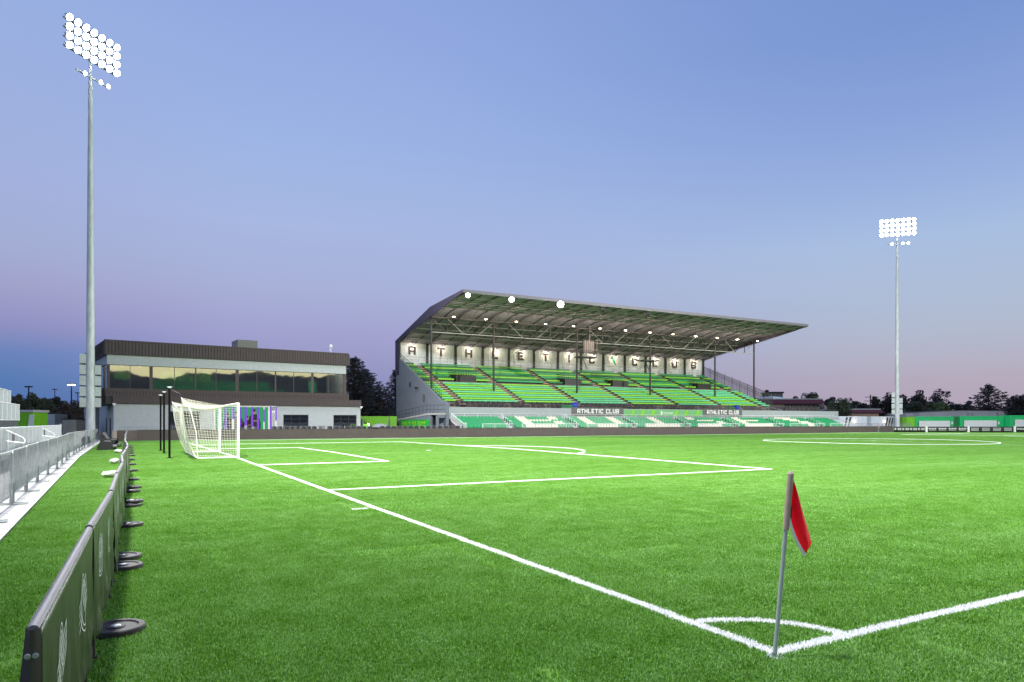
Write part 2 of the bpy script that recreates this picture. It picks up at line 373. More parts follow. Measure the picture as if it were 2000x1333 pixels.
me = bpy.data.meshes.new('grass'); me.from_pydata(pts, [], [])
a = me.attributes.new('rot', 'FLOAT_VECTOR', 'POINT'); a.data.foreach_set('vector', [c for r in rot for c in (0, 0, r)])
a = me.attributes.new('scl', 'FLOAT_VECTOR', 'POINT'); a.data.foreach_set('vector', [c for q in scl for c in (1, 1, q)])
a = me.attributes.new('var', 'INT', 'POINT'); a.data.foreach_set('value', var)
me.materials.append(BLADE)
go = bpy.data.objects.new('grass', me); C.objects.link(go); tag(go, 'short green artificial turf fibres covering the football pitch', 'grass', kind='stuff')
ng = bpy.data.node_groups.new('turf_scatter', 'GeometryNodeTree')
ng.interface.new_socket('Geometry', in_out='INPUT', socket_type='NodeSocketGeometry'); ng.interface.new_socket('Geometry', in_out='OUTPUT', socket_type='NodeSocketGeometry')
gi = ng.nodes.new('NodeGroupInput'); gout = ng.nodes.new('NodeGroupOutput'); jg = ng.nodes.new('GeometryNodeJoinGeometry')
ra = ng.nodes.new('GeometryNodeInputNamedAttribute'); ra.data_type = 'FLOAT_VECTOR'; ra.inputs[0].default_value = 'rot'
sa = ng.nodes.new('GeometryNodeInputNamedAttribute'); sa.data_type = 'FLOAT_VECTOR'; sa.inputs[0].default_value = 'scl'
va = ng.nodes.new('GeometryNodeInputNamedAttribute'); va.data_type = 'INT'; va.inputs[0].default_value = 'var'
for k, tl in enumerate(tiles):
    oi = ng.nodes.new('GeometryNodeObjectInfo'); oi.inputs[0].default_value = tl; oi.inputs['As Instance'].default_value = True
    ip = ng.nodes.new('GeometryNodeInstanceOnPoints'); cp = ng.nodes.new('FunctionNodeCompare'); cp.data_type = 'INT'; cp.operation = 'EQUAL'
    ai = [s for s in cp.inputs if s.type == 'INT' and s.enabled]
    ng.links.new([s for s in va.outputs if s.enabled][0], ai[0]); ai[1].default_value = k
    ng.links.new(gi.outputs[0], ip.inputs['Points']); ng.links.new(oi.outputs['Geometry'], ip.inputs['Instance'])
    ng.links.new(cp.outputs[0], ip.inputs['Selection']); ng.links.new([s for s in ra.outputs if s.enabled][0], ip.inputs['Rotation'])
    ng.links.new([s for s in sa.outputs if s.enabled][0], ip.inputs['Scale']); ng.links.new(ip.outputs[0], jg.inputs[0])
ng.links.new(jg.outputs[0], gout.inputs[0])
md = go.modifiers.new('scatter', 'NODES'); md.node_group = ng

# raised white pile of the inlaid lines; near the camera it sinks level with the fibres around it
lm = MB()
def stripe_line(pts_):
    vs = []; n = len(pts_)
    for i, (x, y) in enumerate(pts_):
        x0, y0 = pts_[max(0, i - 1)]; x1, y1 = pts_[min(n - 1, i + 1)]; l = math.hypot(x1 - x0, y1 - y0) or 1; nx_, ny_ = -(y1 - y0) / l, (x1 - x0) / l
        d_ = math.hypot(x - CX, y - CY); h_ = .024 * max(0, min(1, (d_ - 8) / 8)) ** 1.2; zb = crown(x, y); zt = zb + max(-.01, h_ - .003 * (h_ < .003))
        for u, z in ((-.05, zb - .01), (-.042, zt), (.042, zt), (.05, zb - .01)): vs.append((x + nx_ * u, y + ny_ * u, z))
    lm.add(vs, [(i * 4 + k, i * 4 + k + 1, (i + 1) * 4 + k + 1, (i + 1) * 4 + k) for i in range(n - 1) for k in range(3)])
def seg(x0, y0, x1, y1):
    n = max(2, int(math.hypot(x1 - x0, y1 - y0) / .6)); P_ = [(x0 + (x1 - x0) * i / n, y0 + (y1 - y0) * i / n) for i in range(n + 1)]
    if y0 < PW / 2 < y1: P_ = sorted(P_ + [(x0, PW / 2)], key=lambda p: p[1])
    stripe_line(P_)
def box_lines(x0, x1, y0, y1, skip=()):
    for k, a in (('b', (x0, y0, x1, y0)), ('t', (x0, y1, x1, y1)), ('l', (x0, y0, x0, y1)), ('r', (x1, y0, x1, y1))):
        if k not in skip: seg(*a)
e_ = .06; H2 = PW / 2
box_lines(e_, PL - e_, e_, PW - e_); box_lines(e_, 16.5 - e_, H2 - 20.16 + e_, H2 + 20.16 - e_, 'l'); box_lines(e_, 5.5 - e_, H2 - 9.16 + e_, H2 + 9.16 - e_, 'l')
box_lines(PL - 16.5 + e_, PL - e_, H2 - 20.16 + e_, H2 + 20.16 - e_, 'r'); box_lines(PL - 5.5 + e_, PL - e_, H2 - 9.16 + e_, H2 + 9.16 - e_, 'r')
arc = lambda cx, cy, r_, a0, a1, n: [(cx + r_ * math.cos(a0 + (a1 - a0) * i / n), cy + r_ * math.sin(a0 + (a1 - a0) * i / n)) for i in range(n + 1)]
stripe_line(arc(PL / 2, H2, 9.09, 0, 2 * math.pi, 120)); q = math.acos(5.5 / 9.09)
stripe_line(arc(11, H2, 9.09, -q, q, 40)); stripe_line(arc(PL - 11, H2, 9.09, math.pi - q, math.pi + q, 40))
for cx_ in (11, PL - 11, PL / 2): lm.lathe([(.13, -.01), (.12, .012), (.02, .013)], (cx_, H2, crown(cx_, H2)), 14)
o = lm.build('pitch_markings', mat('white_line_pile', (.80, .81, .78), .9, 0, .06, 20), fix=False); tag(o, kind='structure')
# ------------------------------------------------------------------ lamps
def spot(name, loc, target, power, parent, angle=150, size=1.2, col=(1, 1, .96), blend=.6):
    l = bpy.data.lights.new(name, 'SPOT'); l.energy = power; l.spot_size = R(angle); l.spot_blend = blend; l.shadow_soft_size = size; l.color = col
    o = bpy.data.objects.new(name, l); C.objects.link(o); o.location = loc
    o.rotation_euler = (Vector(target) - Vector(loc)).to_track_quat('-Z', 'Y').to_euler()
    if parent is not None: o.parent = parent; o.matrix_parent_inverse = Matrix.Translation(parent.location).inverted() if not any(parent.rotation_euler) else (Matrix.Translation(parent.location) @ parent.rotation_euler.to_matrix().to_4x4()).inverted()
    return o
def point(name, loc, power, parent, size=.08, col=(1, .79, .62)):
    l = bpy.data.lights.new(name, 'POINT'); l.energy = power; l.shadow_soft_size = size; l.color = col
    o = bpy.data.objects.new(name, l); C.objects.link(o); o.location = loc; o.parent = parent; return o

# ------------------------------------------------------------------ floodlight masts
def head_mesh():
    b = MB(); b.m = 0
    b.lathe([(.10, -.34), (.17, -.30), (.20, -.12), (.29, 0), (.31, .03), (.30, .05)], n=14)
    b.box(-.33, -.30, -.03, .03, -.2, .1); b.box(.30, .33, -.03, .03, -.2, .1)
    b.m = 1; b.lathe([(.27, .052), (.25, .07), (.12, .085)], n=14)
    return b.mesh('floodlight', [M['galvw'], M['ledb']])
HEAD = head_mesh()
TILT = bpy.data.meshes  # (unused handle)
def box_mesh():
    b = MB().box(-.24, .24, -.16, .16, 0, .86).box(-.27, .27, -.19, -.16, -.02, .88)
    for k in range(5): b.box(-.2 + k * .1, -.19 + k * .1, -.2, -.19, .05, .8)
    return b.mesh('ballast_box', M['galvw'])
BALL = box_mesh()
MASTM = mat('mast_steel', (.60, .62, .64), .5, .1, .2, 3, stretch=(1, 1, .3))
def mast(x, y, aim, label, nbox, z0=3.3, pw=1., ang=118):
    t = thing('floodlight_mast', label, 'floodlight mast', (x, y, -.09), 0, 'floodlight masts at the corners of the pitch')
    b = MB(); segs = [(0, .42), (9, .36), (18, .30), (27, .24), (34.6, .18)]
    for (za, ra_), (zb, rb) in zip(segs, segs[1:]): b.tube((0, 0, za), (0, 0, zb), ra_, rb, n=12)
    for zb in (9, 18, 27): b.tube((0, 0, zb - .05), (0, 0, zb + .35), .33 - (zb - 9) * .0065, n=12)
    b.tube((0, 0, 0), (0, 0, .12), .62, n=12)
    p = b.build('pole', MASTM, t, True)
    pass
    ba = aim + math.pi / 2; ux, uy = math.cos(ba), math.sin(ba); ax, ay = math.cos(aim), math.sin(aim)
    # frame: five cross arms, four rows of lamps above a plain arm
    fr_ = MB()
    fr_.tube((0, 0, 34), (0, 0, 39.6), .14, n=8)
    fr_.beam((-ux * 1.6, -uy * 1.6, 35.1), (ux * 1.9, uy * 1.9, 35.1), .12, .16)
    for k in range(4):
        z = 36.7 + k * .86; fr_.beam((-ux * 2.95, -uy * 2.95, z), (ux * 2.95, uy * 2.95, z), .12, .16)
    for s in (-2.4, 2.4): fr_.beam((ux * s, uy * s, 36.7), (ux * s, uy * s, 39.3), .08, .08)
    fr_.build('crossarm', M['galvw'], t)
    rotq = (Vector((ax * .80, ay * .80, -.60))).to_track_quat('Z', 'Y').to_euler()
    for k in range(4):
        for i in range(7):
            s = -2.7 + i * .9; z = 36.7 + k * .86
            link('floodlight', HEAD, t, (ux * s + ax * .42, uy * s + ay * .42, z + .05), rotq, (1.15,) * 3)
    for s in (.9, 1.8, -.9):
        link('floodlight', HEAD, t, (ux * s + ax * .3, uy * s + ay * .3, 35.0), (Vector((ax, ay, -.2))).to_track_quat('Z', 'Y').to_euler(), (.7,) * 3)
    toc = math.atan2(CY - y, CX - x); vx, vy = -math.sin(toc), math.cos(toc)
    for k in range(nbox):
        for s in (-1, 1):
            if k == nbox - 1 and s == -1: continue
            link('ballast_box', BALL, t, (vx * s * -.62, vy * s * -.62, z0 + k * 1.05 + .02), (0, 0, toc + math.pi / 2))
    for k in range(nbox):
        br = MB(); br.beam((vx * -.9, vy * -.9, z0 + k * 1.05 - .05), (vx * .9, vy * .9, z0 + k * 1.05 - .05), .1, .07)
        br.build('bracket', M['dark'], t)
    cab = MB().box(-.35, .35, -.75, -.48, .0, .9); c = cab.build('cabinet', M['galvw'], t)
    c.rotation_euler = (0, 0, toc + math.pi / 2)
    l = spot('floodlight_beam', (x + ax * 1.2, y + ay * 1.2, 37.2), (PL / 2 + (x - PL / 2) * .35, PW / 2 + (y - PW / 2) * .2, 0), POLE_POWER * pw, t, ang, 1.6, blend=1)
    return t
mast(-7.6, 74.4, R(-44), 'tall galvanised floodlight mast beside the brown clubhouse, its lamps lit', 5, pw=1.0)
mast(120.95, 74.6, R(-136), 'tall floodlight mast behind the far corner of the pitch, beside the green containers', 4, pw=1.0)
mast(-10.5, 6.0, R(30), 'unseen floodlight mast added at the near corner behind the goal line', 4, pw=1.55)  # unseen mast added to light the near pitch, sited from the shadows
mast(116, -9.0, R(136), 'unseen floodlight mast added at the far end of the near touchline', 4, pw=1.1, ang=158)  # unseen mast added for its light, cone widened to reach the kiosks

# ------------------------------------------------------------------ corner flags
FLAGM = mat('red_flag_cloth', (.88, .012, .05), .6, 0, .06, 12)
_t = FLAGM.node_tree; _tr = _t.nodes.new('ShaderNodeBsdfTranslucent'); _tr.inputs[0].default_value = (.95, .015, .06, 1); _mx = _t.nodes.new('ShaderNodeMixShader'); _mx.inputs[0].default_value = .45
_t.links.new(_t.nodes['Principled BSDF'].outputs[0], _mx.inputs[1]); _t.links.new(_tr.outputs[0], _mx.inputs[2]); _t.links.new(_mx.outputs[0], _t.nodes['Material Output'].inputs[0])
def corner_flag(x, y, lean, label, small):
    t = thing('corner_flag', label, 'corner flag', (x, y, crown(x, y)), 0); t.scale = (1, 1, .945)
    top = Vector((lean[0], lean[1], 1.5)); b = MB(); b.tube((0, 0, .0), top * .995, .0165, n=12); b.build('pole', mat('flag_pole', (.42, .45, .47), .35, .2, .1, 8), t, True)
    b = MB().tube(top * .70, top, .024, n=12).lathe([(.024, 0), (.022, .01), (.004, .03)], top, 10); b.build('sleeve', mat('flag_sleeve', (.40, .29, .24), .6, 0, .1, 20), t, True)
    b = MB().lathe([(.0, -.02), (.075, -.01), (.075, .008), (.055, .016), (.02, .018), (.02, .05)], n=20); b.build('socket', M['galv'], t, True)
    # hanging cloth, folded down from the pole
    n = 22; mfl = 10; rgt = Vector((math.sin(YAW), -math.cos(YAW), 0)); fw = Vector((math.cos(YAW), math.sin(YAW), 0))
    outer = [(.012, 1.47), (.055, 1.36), (.095, 1.25), (.14, 1.12), (.18, 1.00), (.20, .93), (.185, .89), (.145, .865)]
    inner = [(.012, 1.47), (.006, 1.36), (.005, 1.25), (.012, 1.16), (.03, 1.08), (.075, .97), (.11, .91), (.142, .862)]
    def lerp(P, u):
        u *= len(P) - 1; i = min(int(u), len(P) - 2); f = u - i; return (P[i][0] * (1 - f) + P[i + 1][0] * f, P[i][1] * (1 - f) + P[i + 1][1] * f)
    vs = []
    for i in range(n):
        a = lerp(outer, i / (n - 1)); c = lerp(inner, i / (n - 1))
        for j in range(mfl):
            v = j / (mfl - 1); r_ = c[0] * (1 - v) + a[0] * v; z = c[1] * (1 - v) + a[1] * v
            dd = .035 * math.sin(v * 6.5 + i * .10) * min(1, i / 5) * (.4 + v)
            ax_ = top * (z / 1.5); vs.append(Vector((ax_.x, ax_.y, z)) + rgt * (r_ * 1.12 + .005) + fw * dd)
    b = MB(); b.add(vs, [(i * mfl + j, i * mfl + j + 1, (i + 1) * mfl + j + 1, (i + 1) * mfl + j) for i in range(n - 1) for j in range(mfl - 1)])
    f = b.build('flag', FLAGM, t, True); s_ = f.modifiers.new('th', 'SOLIDIFY'); s_.thickness = .003
    b = MB(); pr = None
    hem = [(.010, 1.18), (.02, 1.08), (.055, .98), (.10, .895), (.14, .825)]; hem2 = [(.02, 1.15), (.042, 1.07), (.085, .965), (.125, .89), (.15, .855)]
    vs = []
    for a, c in zip(hem, hem2):
        for q in (a, c):
            ax_ = top * (q[1] / 1.5); vs.append(Vector((ax_.x, ax_.y, q[1])) + rgt * q[0] * 1.12 + fw * -.012)
    b.add(vs, [(2 * i, 2 * i + 1, 2 * i + 3, 2 * i + 2) for i in range(4)]); h = b.build('hem', M['white'], t); s_ = h.modifiers.new('th', 'SOLIDIFY'); s_.thickness = .003
    b = MB().box(0, .004, 0, .0, 0, 0) if False else MB()
    for zz_ in (1.12,): b.beam(top * .72 + rgt * .02, top * .83 + rgt * .022, .02, .02)
    b.build('strap', M['black'], t)
    return t
corner_flag(-.02, -.01, (math.sin(YAW) * .125, -math.cos(YAW) * .125), 'red corner flag hanging from a grey pole at the nearest corner of the pitch', False)
corner_flag(PL, PW, (.05, -.03), 'small red corner flag at the far corner in front of the brown boards', True)

# ------------------------------------------------------------------ goal
GY0, GY1 = PW / 2 - 3.72, PW / 2 + 3.72
gt = thing('goal', 'white football goal with a white square mesh net', 'goal', (0, 0, .13))
def ln3(a, b, t): return tuple(p + (q - p) * t for p, q in zip(a, b))
b1 = MB().tube((.06, GY0, 0), (.06, GY0, 2.5), .06, n=14); b1.build('post', M['white'], gt, True)
MB().tube((.06, GY1, 0), (.06, GY1, 2.5), .06, n=14).build('post', M['white'], gt, True)
MB().tube((.06, GY0 - .06, 2.5), (.06, GY1 + .06, 2.5), .06, n=14).build('crossbar', M['white'], gt, True)
MB().path([(.06, GY0, .03), (-1.65, GY0, .03), (-1.65, GY1, .03), (.06, GY1, .03)], .035, 8).build('ground_frame', M['white'], gt)
prof = [(.06, 2.5), (-.6, 2.42), (-1.2, 2.46), (-1.8, 2.60), (-2.32, 2.74)]
back = [(-2.32, 2.74), (-2.28, 2.3), (-2.2, 1.7), (-2.08, 1.1), (-1.92, .55), (-1.65, .03)]
net = MB(); NR = .0052
def sagp(P, u):
    u *= len(P) - 1; i = min(int(u), len(P) - 2); f = u - i; return tuple(P[i][k] * (1 - f) + P[i + 1][k] * f for k in (0, 1))
ny = 62
def top_pt(u, v):    # u from crossbar to the rear edge, v along the goal
    x, z = sagp(prof, u); s = math.sin(math.pi * v); z -= .30 * u * s ** .6; z -= .06 * math.sin(math.pi * u) * s
    return (x + .25 * u * s, GY0 + (GY1 - GY0) * v, z)
def back_pt(u, v):
    x, z = sagp(back, u); s = math.sin(math.pi * v); z -= .30 * (1 - u) ** 1.5 * s ** .6
    return (x + .25 * (1 - u) * s - .05 * math.sin(5 * v * math.pi) * math.sin(math.pi * u), GY0 + (GY1 - GY0) * v, z)
def grid(fn, nu, nv, step=1, sub=1):
    for i in range(nu + 1):
        pts_ = [fn(i / nu, j / (nv // sub)) for j in range(nv // sub + 1)]
        for p, q in zip(pts_, pts_[1:]): net.tube(p, q, NR, n=3, cap=False)
    for j in range(nv + 1):
        m_ = 8; pts_ = [fn(i / m_, j / nv) for i in range(m_ + 1)]
        for p, q in zip(pts_, pts_[1:]): net.tube(p, q, NR, n=3, cap=False)
grid(top_pt, 20, ny, sub=2); grid(back_pt, 24, ny, sub=2)
for side_, yy in ((0, GY0), (1, GY1)):
    def side_pt(u, v):   # u down, v back
        xf, zf = .06, 2.5 * (1 - u)
        xt, zt = sagp(prof, v); xb, zb = sagp(back, u); bulge = .12 * math.sin(math.pi * u) * math.sin(math.pi * v) * (-1 if side_ == 0 else 1)
        x = .06 + (xb - .06) * v; z = (zt * (1 - u)) * (1 - v) + zb * v if u > 0 else zt
        return (x, yy + bulge, z)
    grid(side_pt, 22, 18)
net.build('net', M['net'], gt, fix=False)
PBL = mat('matt_black_post', (.006, .005, .006), .85, spec=.08)
rp = MB()
for yy in (GY0, GY1): rp.path([(-2.32, yy, 2.74), (-1.95, yy, 2.2), (-1.72, yy, 1.2), (-1.65, yy, .03)], .022, 6)
rp.path([back_pt(0, j / 20) for j in range(21)], .018, 5)
rp.build('net_support', M['white'], gt)
for i, (px, X_, yb) in enumerate(((330.3, -2.72, GY0 + 1.6), (321.6, -2.72, GY1 - .2), (314.8, -2.72, GY1 + 4.3))):
    zc_ = crown(X_, yb)
    t = thing('net_post', ('nearest', 'middle', 'farthest')[i] + ' of three thin black posts standing behind the goal', 'post', (X_, yb, zc_), 0, 'black posts behind the goal')
    MB().tube((0, 0, 0), (0, 0, 3.25), .05, n=10).tube((0, 0, 0), (0, 0, .03), .12, n=12).build('pole', PBL, t, True)
    MB().tube((0, 0, 3.25), (0, 0, 3.32), .06, n=10).beam((-.1, 0, 3.3), (.12, 0, 3.3), .03, .03).build('cap', M['galvw'], t)
    if i < 2:
        gy = GY0 if i == 0 else GY1
        MB().path([(0, 0, 3.2), (.2, gy - yb, 2.8)] if False else [(0, 0, 3.22), (.4, (gy - yb), 2.78 + .12 - zc_ * 0)], .009, 4).path([(0, 0, 2.5), (.42, (gy - yb) * .6, 2.2)], .007, 4).build('rope', M['dark'], t)

# ------------------------------------------------------------------ brown perimeter boards
BY = 72.25
t = thing('perimeter_wall', 'long low brown board wall along the far touchline', 'wall', (0, BY, 0))
b = MB(); x = -3.6; rb = random.Random(2)
BX1 = gx(1744, BY); b.box(-3.6, BX1, -.0, .06, .0, 1.0)
b.build('board', M['board'], t)
b = MB()
for k in range(48): b.box(-3.6 + k * 2.4, -3.585 + k * 2.4, -.008, -.0, .02, .98)
b.build('seam', M['brown'], t)
MB().box(-3.7, BX1 + .05, -.02, .08, 1.0, 1.03).build('capping', M['brown'], t)
# angled return at the left end with its end post
p0 = Vector((-3.6, 0, 0)); p1 = Vector((-6.1, -4.5, 0)); bb = MB(); bb.beam((-3.62, -.02, .5), (-4.7, -1.3, .5), .06, .98)
bb.build('return_board', M['board'], t)
MB().beam((-4.72, -1.3, .5), (-5.3, -1.3, .5), .10, 1.0).build('return_board', M['board'], t)
MB().box(-5.62, -5.3, -4.6, -1.2, 0, .98).build('end_board', M['board'], t)
MB().box(-5.64, -5.28, -4.66, -4.6, 0, 1.02).build('end_post', mat('pale_board_edge', (.36, .27, .24), .7), t)

# ------------------------------------------------------------------ banner barricades near the camera
SL = 2.75
ends = [(-4.68, -.65), (-4.62, 2.05), (-4.54, 4.78), (-4.52, 7.5)]
while ends[-1][1] < 58: 
    k = len(ends); jit = {6: .05, 7: .10, 8: .08, 9: .02}.get(k, .03 * math.sin(k * 1.9))
    ends.append((-4.50 + jit, ends[-1][1] + SL))
def emblem(b, y0, z0, w_, h_, xf):
    def P(u, v): return (xf(y0 + u * w_ / 2, z0 + v * h_ / 2), y0 + u * w_ / 2, z0 + v * h_ / 2)
    def stroke(pts_, th=.0075):
        for (u1, v1), (u2, v2) in zip(pts_, pts_[1:]):
            dx, dz = (u2 - u1) * w_ / 2, (v2 - v1) * h_ / 2; l = math.hypot(dx, dz) or 1; nx_, nz = -dz / l * th / (w_), dx / l * th / (h_)
            b.quad(P(u1 - nx_, v1 - nz), P(u2 - nx_, v2 - nz), P(u2 + nx_, v2 + nz), P(u1 + nx_, v1 + nz))
    for r_ in (1., .8):
        stroke([(r_ * .62 * math.cos(a), r_ * math.sin(a)) for a in [math.pi * 2 * i / 28 for i in range(29)]])
    for k in range(4):
        c = -.42 + k * .28; stroke([(-.95, c - .38), (.95, c + .38)], .009)
    stroke([(-.95, -.82), (-.95, .06)]); stroke([(.95, -.06), (.95, .82)])
    for r_ in (.45, .3): stroke([(r_ * math.cos(a) * .7, r_ * math.sin(a) + .35) for a in [math.pi * 2 * i / 12 for i in range(13)]])
def barricade(k, a, c):
    L_ = math.hypot(c[0] - a[0], c[1] - a[1]) - .02; ang = math.atan2(c[1] - a[1], c[0] - a[0]) - math.pi / 2
    t = thing('banner_barricade', '%s black vinyl covered barricade from the camera, in the row behind the goal line' % ORD[k], 'barricade', (a[0], a[1], crown(0, (a[1] + c[1]) / 2) + .02), ang, 'black banner barricades behind the goal line')
    rnd_ = random.Random(100 + k); ph = [rnd_.uniform(0, 6.28) for _ in range(6)]
    def half(y, z, sd=1):
        d_ = (1.03 - z); e_ = y / L_
        w_ = .024 + (.014 if sd > 0 else .10) * d_ + .014 * math.sin(y * 9 + ph[0] + z * 4) * d_ + .009 * math.sin(y * 23 + ph[1] + z * 5) * d_ + .006 * math.sin(y * 47 + z * 9 + ph[5]) * max(0, d_ - .35) + .02 * math.sin(y * 2.2 + ph[2]) * d_ ** 2
        w_ += .018 * math.exp(-((z - .38) / .06) ** 2) * math.sin(y * 4 + ph[4]) * (1 if z < .5 else .3)
        w_ -= .02 * d_ * math.exp(-((e_ - 1) / .06) ** 2)
        return w_
    def hem(y): 
        e_ = y / L_; return .2 + .05 * math.sin(y * 2 + ph[3]) + .10 * math.exp(-((e_ - 1) / .09) ** 2) + .02 * math.sin(y * 11)
    ny_, nz_ = 56, 22
    b = MB()
    for s in (1, -1):
        vs = []
        for i in range(ny_ + 1):
            y = .01 + (L_ - .02) * i / ny_; h_ = hem(y + (.4 if s < 0 else 0))
            for j in range(nz_ + 1):
                z = 1.045 + (h_ - 1.045) * (j / nz_); vs.append((s * max(.018, half(y + (1.3 if s < 0 else 0), min(z, 1.03), s)), y, z))
        b.add(vs, [(i * (nz_ + 1) + j, (i + 1) * (nz_ + 1) + j, (i + 1) * (nz_ + 1) + j + 1, i * (nz_ + 1) + j + 1) for i in range(ny_) for j in range(nz_)])
    cv = b.build('cover', M['vinyl'], t, True); s_ = cv.modifiers.new('th', 'SOLIDIFY'); s_.thickness = .0025
    MB().tube((0, 0, 1.035), (0, L_, 1.035), .0225, n=14).build('top_rail', RAILM, t, True)
    fr_ = MB().tube((0, .02, .05), (0, .02, 1.03), .02).tube((0, L_ - .02, .05), (0, L_ - .02, 1.03), .02).tube((0, 0, .22), (0, L_, .22), .016)
    for y in (.35, L_ - .35): fr_.beam((-.03, y, .015), (.03, y, .015), .06, .012); fr_.tube((0, y, .02), (0, y, .3), .018)
    fr_.build('frame', M['dark'], t)
    if k < 12:
        for yc in (.62, 1.74):
            e_ = MB(); emblem(e_, yc, .735, .42, .33, lambda y, z: half(y, z) + .004); e_.build('emblem', WHITEP, t, fix=False)
    if k == 0:
        e_ = MB(); hw = lambda z: half(0.02, z)
        vs = []
        zs = [1.045, 1.02, .9, .7, .5, .3, .12]
        for z in zs: q = half(.02, min(z, 1.03)) if z < 1.03 else .022; q2 = half(1.32, min(z, 1.03), -1) if z < 1.03 else .022; vs += [(-q2, .0, z), (-q * .3, -.028 - .03 * (1 - z), z), (q * .4, -.02, z), (q, .0, z)]
        e_.add(vs, [(i * 4 + j, i * 4 + j + 1, (i + 1) * 4 + j + 1, (i + 1) * 4 + j) for i in range(len(zs) - 1) for j in range(3)])
        e_.build('end_flap', M['black'], t, True)
        e_ = MB(); e_.lathe([(.007, 0), (.011, .004), (.007, .006)], n=10); me_ = e_.mesh('grommet', M['galv'])
        for s in (-.012, .012): link('grommet', me_, t, (s, -.034, .955), (R(90), 0, 0))
    return t
RAILM = mat('grey_rail_pipe', (.17, .16, .165), .6, 0, .2, 6, stretch=(1, .4, 1)); WHITEP = mat('white_print', (.62, .66, .62), .6)
for k in range(len(ends) - 1): barricade(k, ends[k], ends[k + 1])

# weight plates and sandbags holding the barricades down
pm = MB().lathe([(.03, 0), (.215, 0), (.225, .008), (.225, .046), (.215, .056), (.175, .056), (.165, .044), (.075, .044), (.07, .054), (.03, .054)], n=28).mesh('weight_plate', M['rubber'], True)
hubm = MB().lathe([(.028, 0), (.04, 0), (.04, .058), (.028, .058)], n=16).mesh('hub', M['galv'], True)
plates = [(-4.47, 3.12, 0), (-4.44, 5.96, 0), (-4.45, 6.62, 0), (-4.38, 9.7, 0), (-4.36, 12.7, 0), (-4.32, 12.95, .057), (-4.34, 15.9, 0), (-4.30, 17.0, .0), (-4.33, 19.7, 0), (-4.30, 23.7, 0), (-4.33, 27.4, 0), (-4.34, 31.0, 0), (-4.3, 34.8, 0), (-4.33, 38.4, 0), (-4.31, 41.6, 0), (-4.33, 45.2, 0), (-4.3, 49, 0), (-4.33, 53, 0)]
for i, (x, y, z) in enumerate(plates):
    lab = '%s black weight plate from the camera beside the barricades' % ORD[i] + (', on top of another plate' if z else '')
    t = thing('weight_plate', lab, 'weight plate', (x, y, crown(x, y) + .012 + z), random.uniform(0, 6), 'weight plates along the barricades')
    link('plate', pm, t); link('hub', hubm, t)
for i, (x, y) in enumerate(((-4.86, 21.2), (-4.88, 28.8), (-4.84, 39.5))):
    b = MB(); n, m_ = 12, 8; vs = []
    for j in range(m_ + 1):
        for q in range(n):
            a = 2 * math.pi * q / n; u = -1 + 2 * j / m_; rr = (1 - u ** 4) ** .5
            vs.append((.27 * u * (1 if u < .5 else 1.1), .15 * rr * math.cos(a) * (1 + .12 * math.sin(3 * a + u * 4)), .11 + .10 * rr * math.sin(a) * (1 + .1 * math.sin(5 * u))))
    b.add(vs, [(j * n + q, j * n + (q + 1) % n, (j + 1) * n + (q + 1) % n, (j + 1) * n + q) for j in range(m_) for q in range(n)])
    o = b.build('sandbag', M['sandbag'], None, True, loc=(x, y, crown(x, y)), rz=.2 + i); tag(o, ('nearest', 'middle', 'farthest')[i] + ' white sandbag leaning against the left side of the barricades', 'sandbag', 'white sandbags beside the barricades')

# ------------------------------------------------------------------ galvanised crowd barriers
def barrier_meshes(L_, h=1.1, sp=.115, r_=.010, z0=.2):
    f = MB().path([(0, .03, .1), (0, .03, h - .06), (0, .09, h), (0, L_ - .09, h), (0, L_ - .03, h - .06), (0, L_ - .03, .1)], .021, 8).tube((0, .03, z0), (0, L_ - .03, z0), .017)
    bars = MB(); n = int((L_ - .1) / sp)
    for i in range(1, n): y = .03 + (L_ - .06) * i / n; bars.tube((0, y, z0), (0, y, h), r_, n=5, cap=False)
    ft = MB(); y = 0
    ft.beam((-.28, y, .02), (.28, y, .02), .07, .02); ft.beam((0, y, .02), (0, y, .45), .07, .02)
    return f.mesh('frame', M['galv'], True), bars.mesh('bars', M['galv'], True), ft.mesh('foot', M['galv']), L_
BM = barrier_meshes(2.85, 1.1, .15, .0085)
def barrier(x, y, rz, label, grp, ms=BM, z=0):
    t = thing('crowd_barrier', label, 'crowd barrier', (x, y, z), rz, grp)
    link('frame', ms[0], t); link('bars', ms[1], t); link('foot', ms[2], t, (0, .06, 0)); link('foot', ms[2], t, (0, ms[3] - .06, 0)); return t
y = 5.2; k = 0; rb = random.Random(4); x = PEX(5.2) - .38
while y < 69:
    x2 = PEX(y + 2.9) - .38 + rb.uniform(-.06, .06); ang = math.atan2(2.9, x2 - x) - math.pi / 2
    barrier(x, y, ang, '%s galvanised crowd barrier from the camera on the path at the left edge' % ORD[k], 'crowd barriers along the path', z=crown(0, y + 1.4) + PZ)
    x = x2; y += 2.9; k += 1
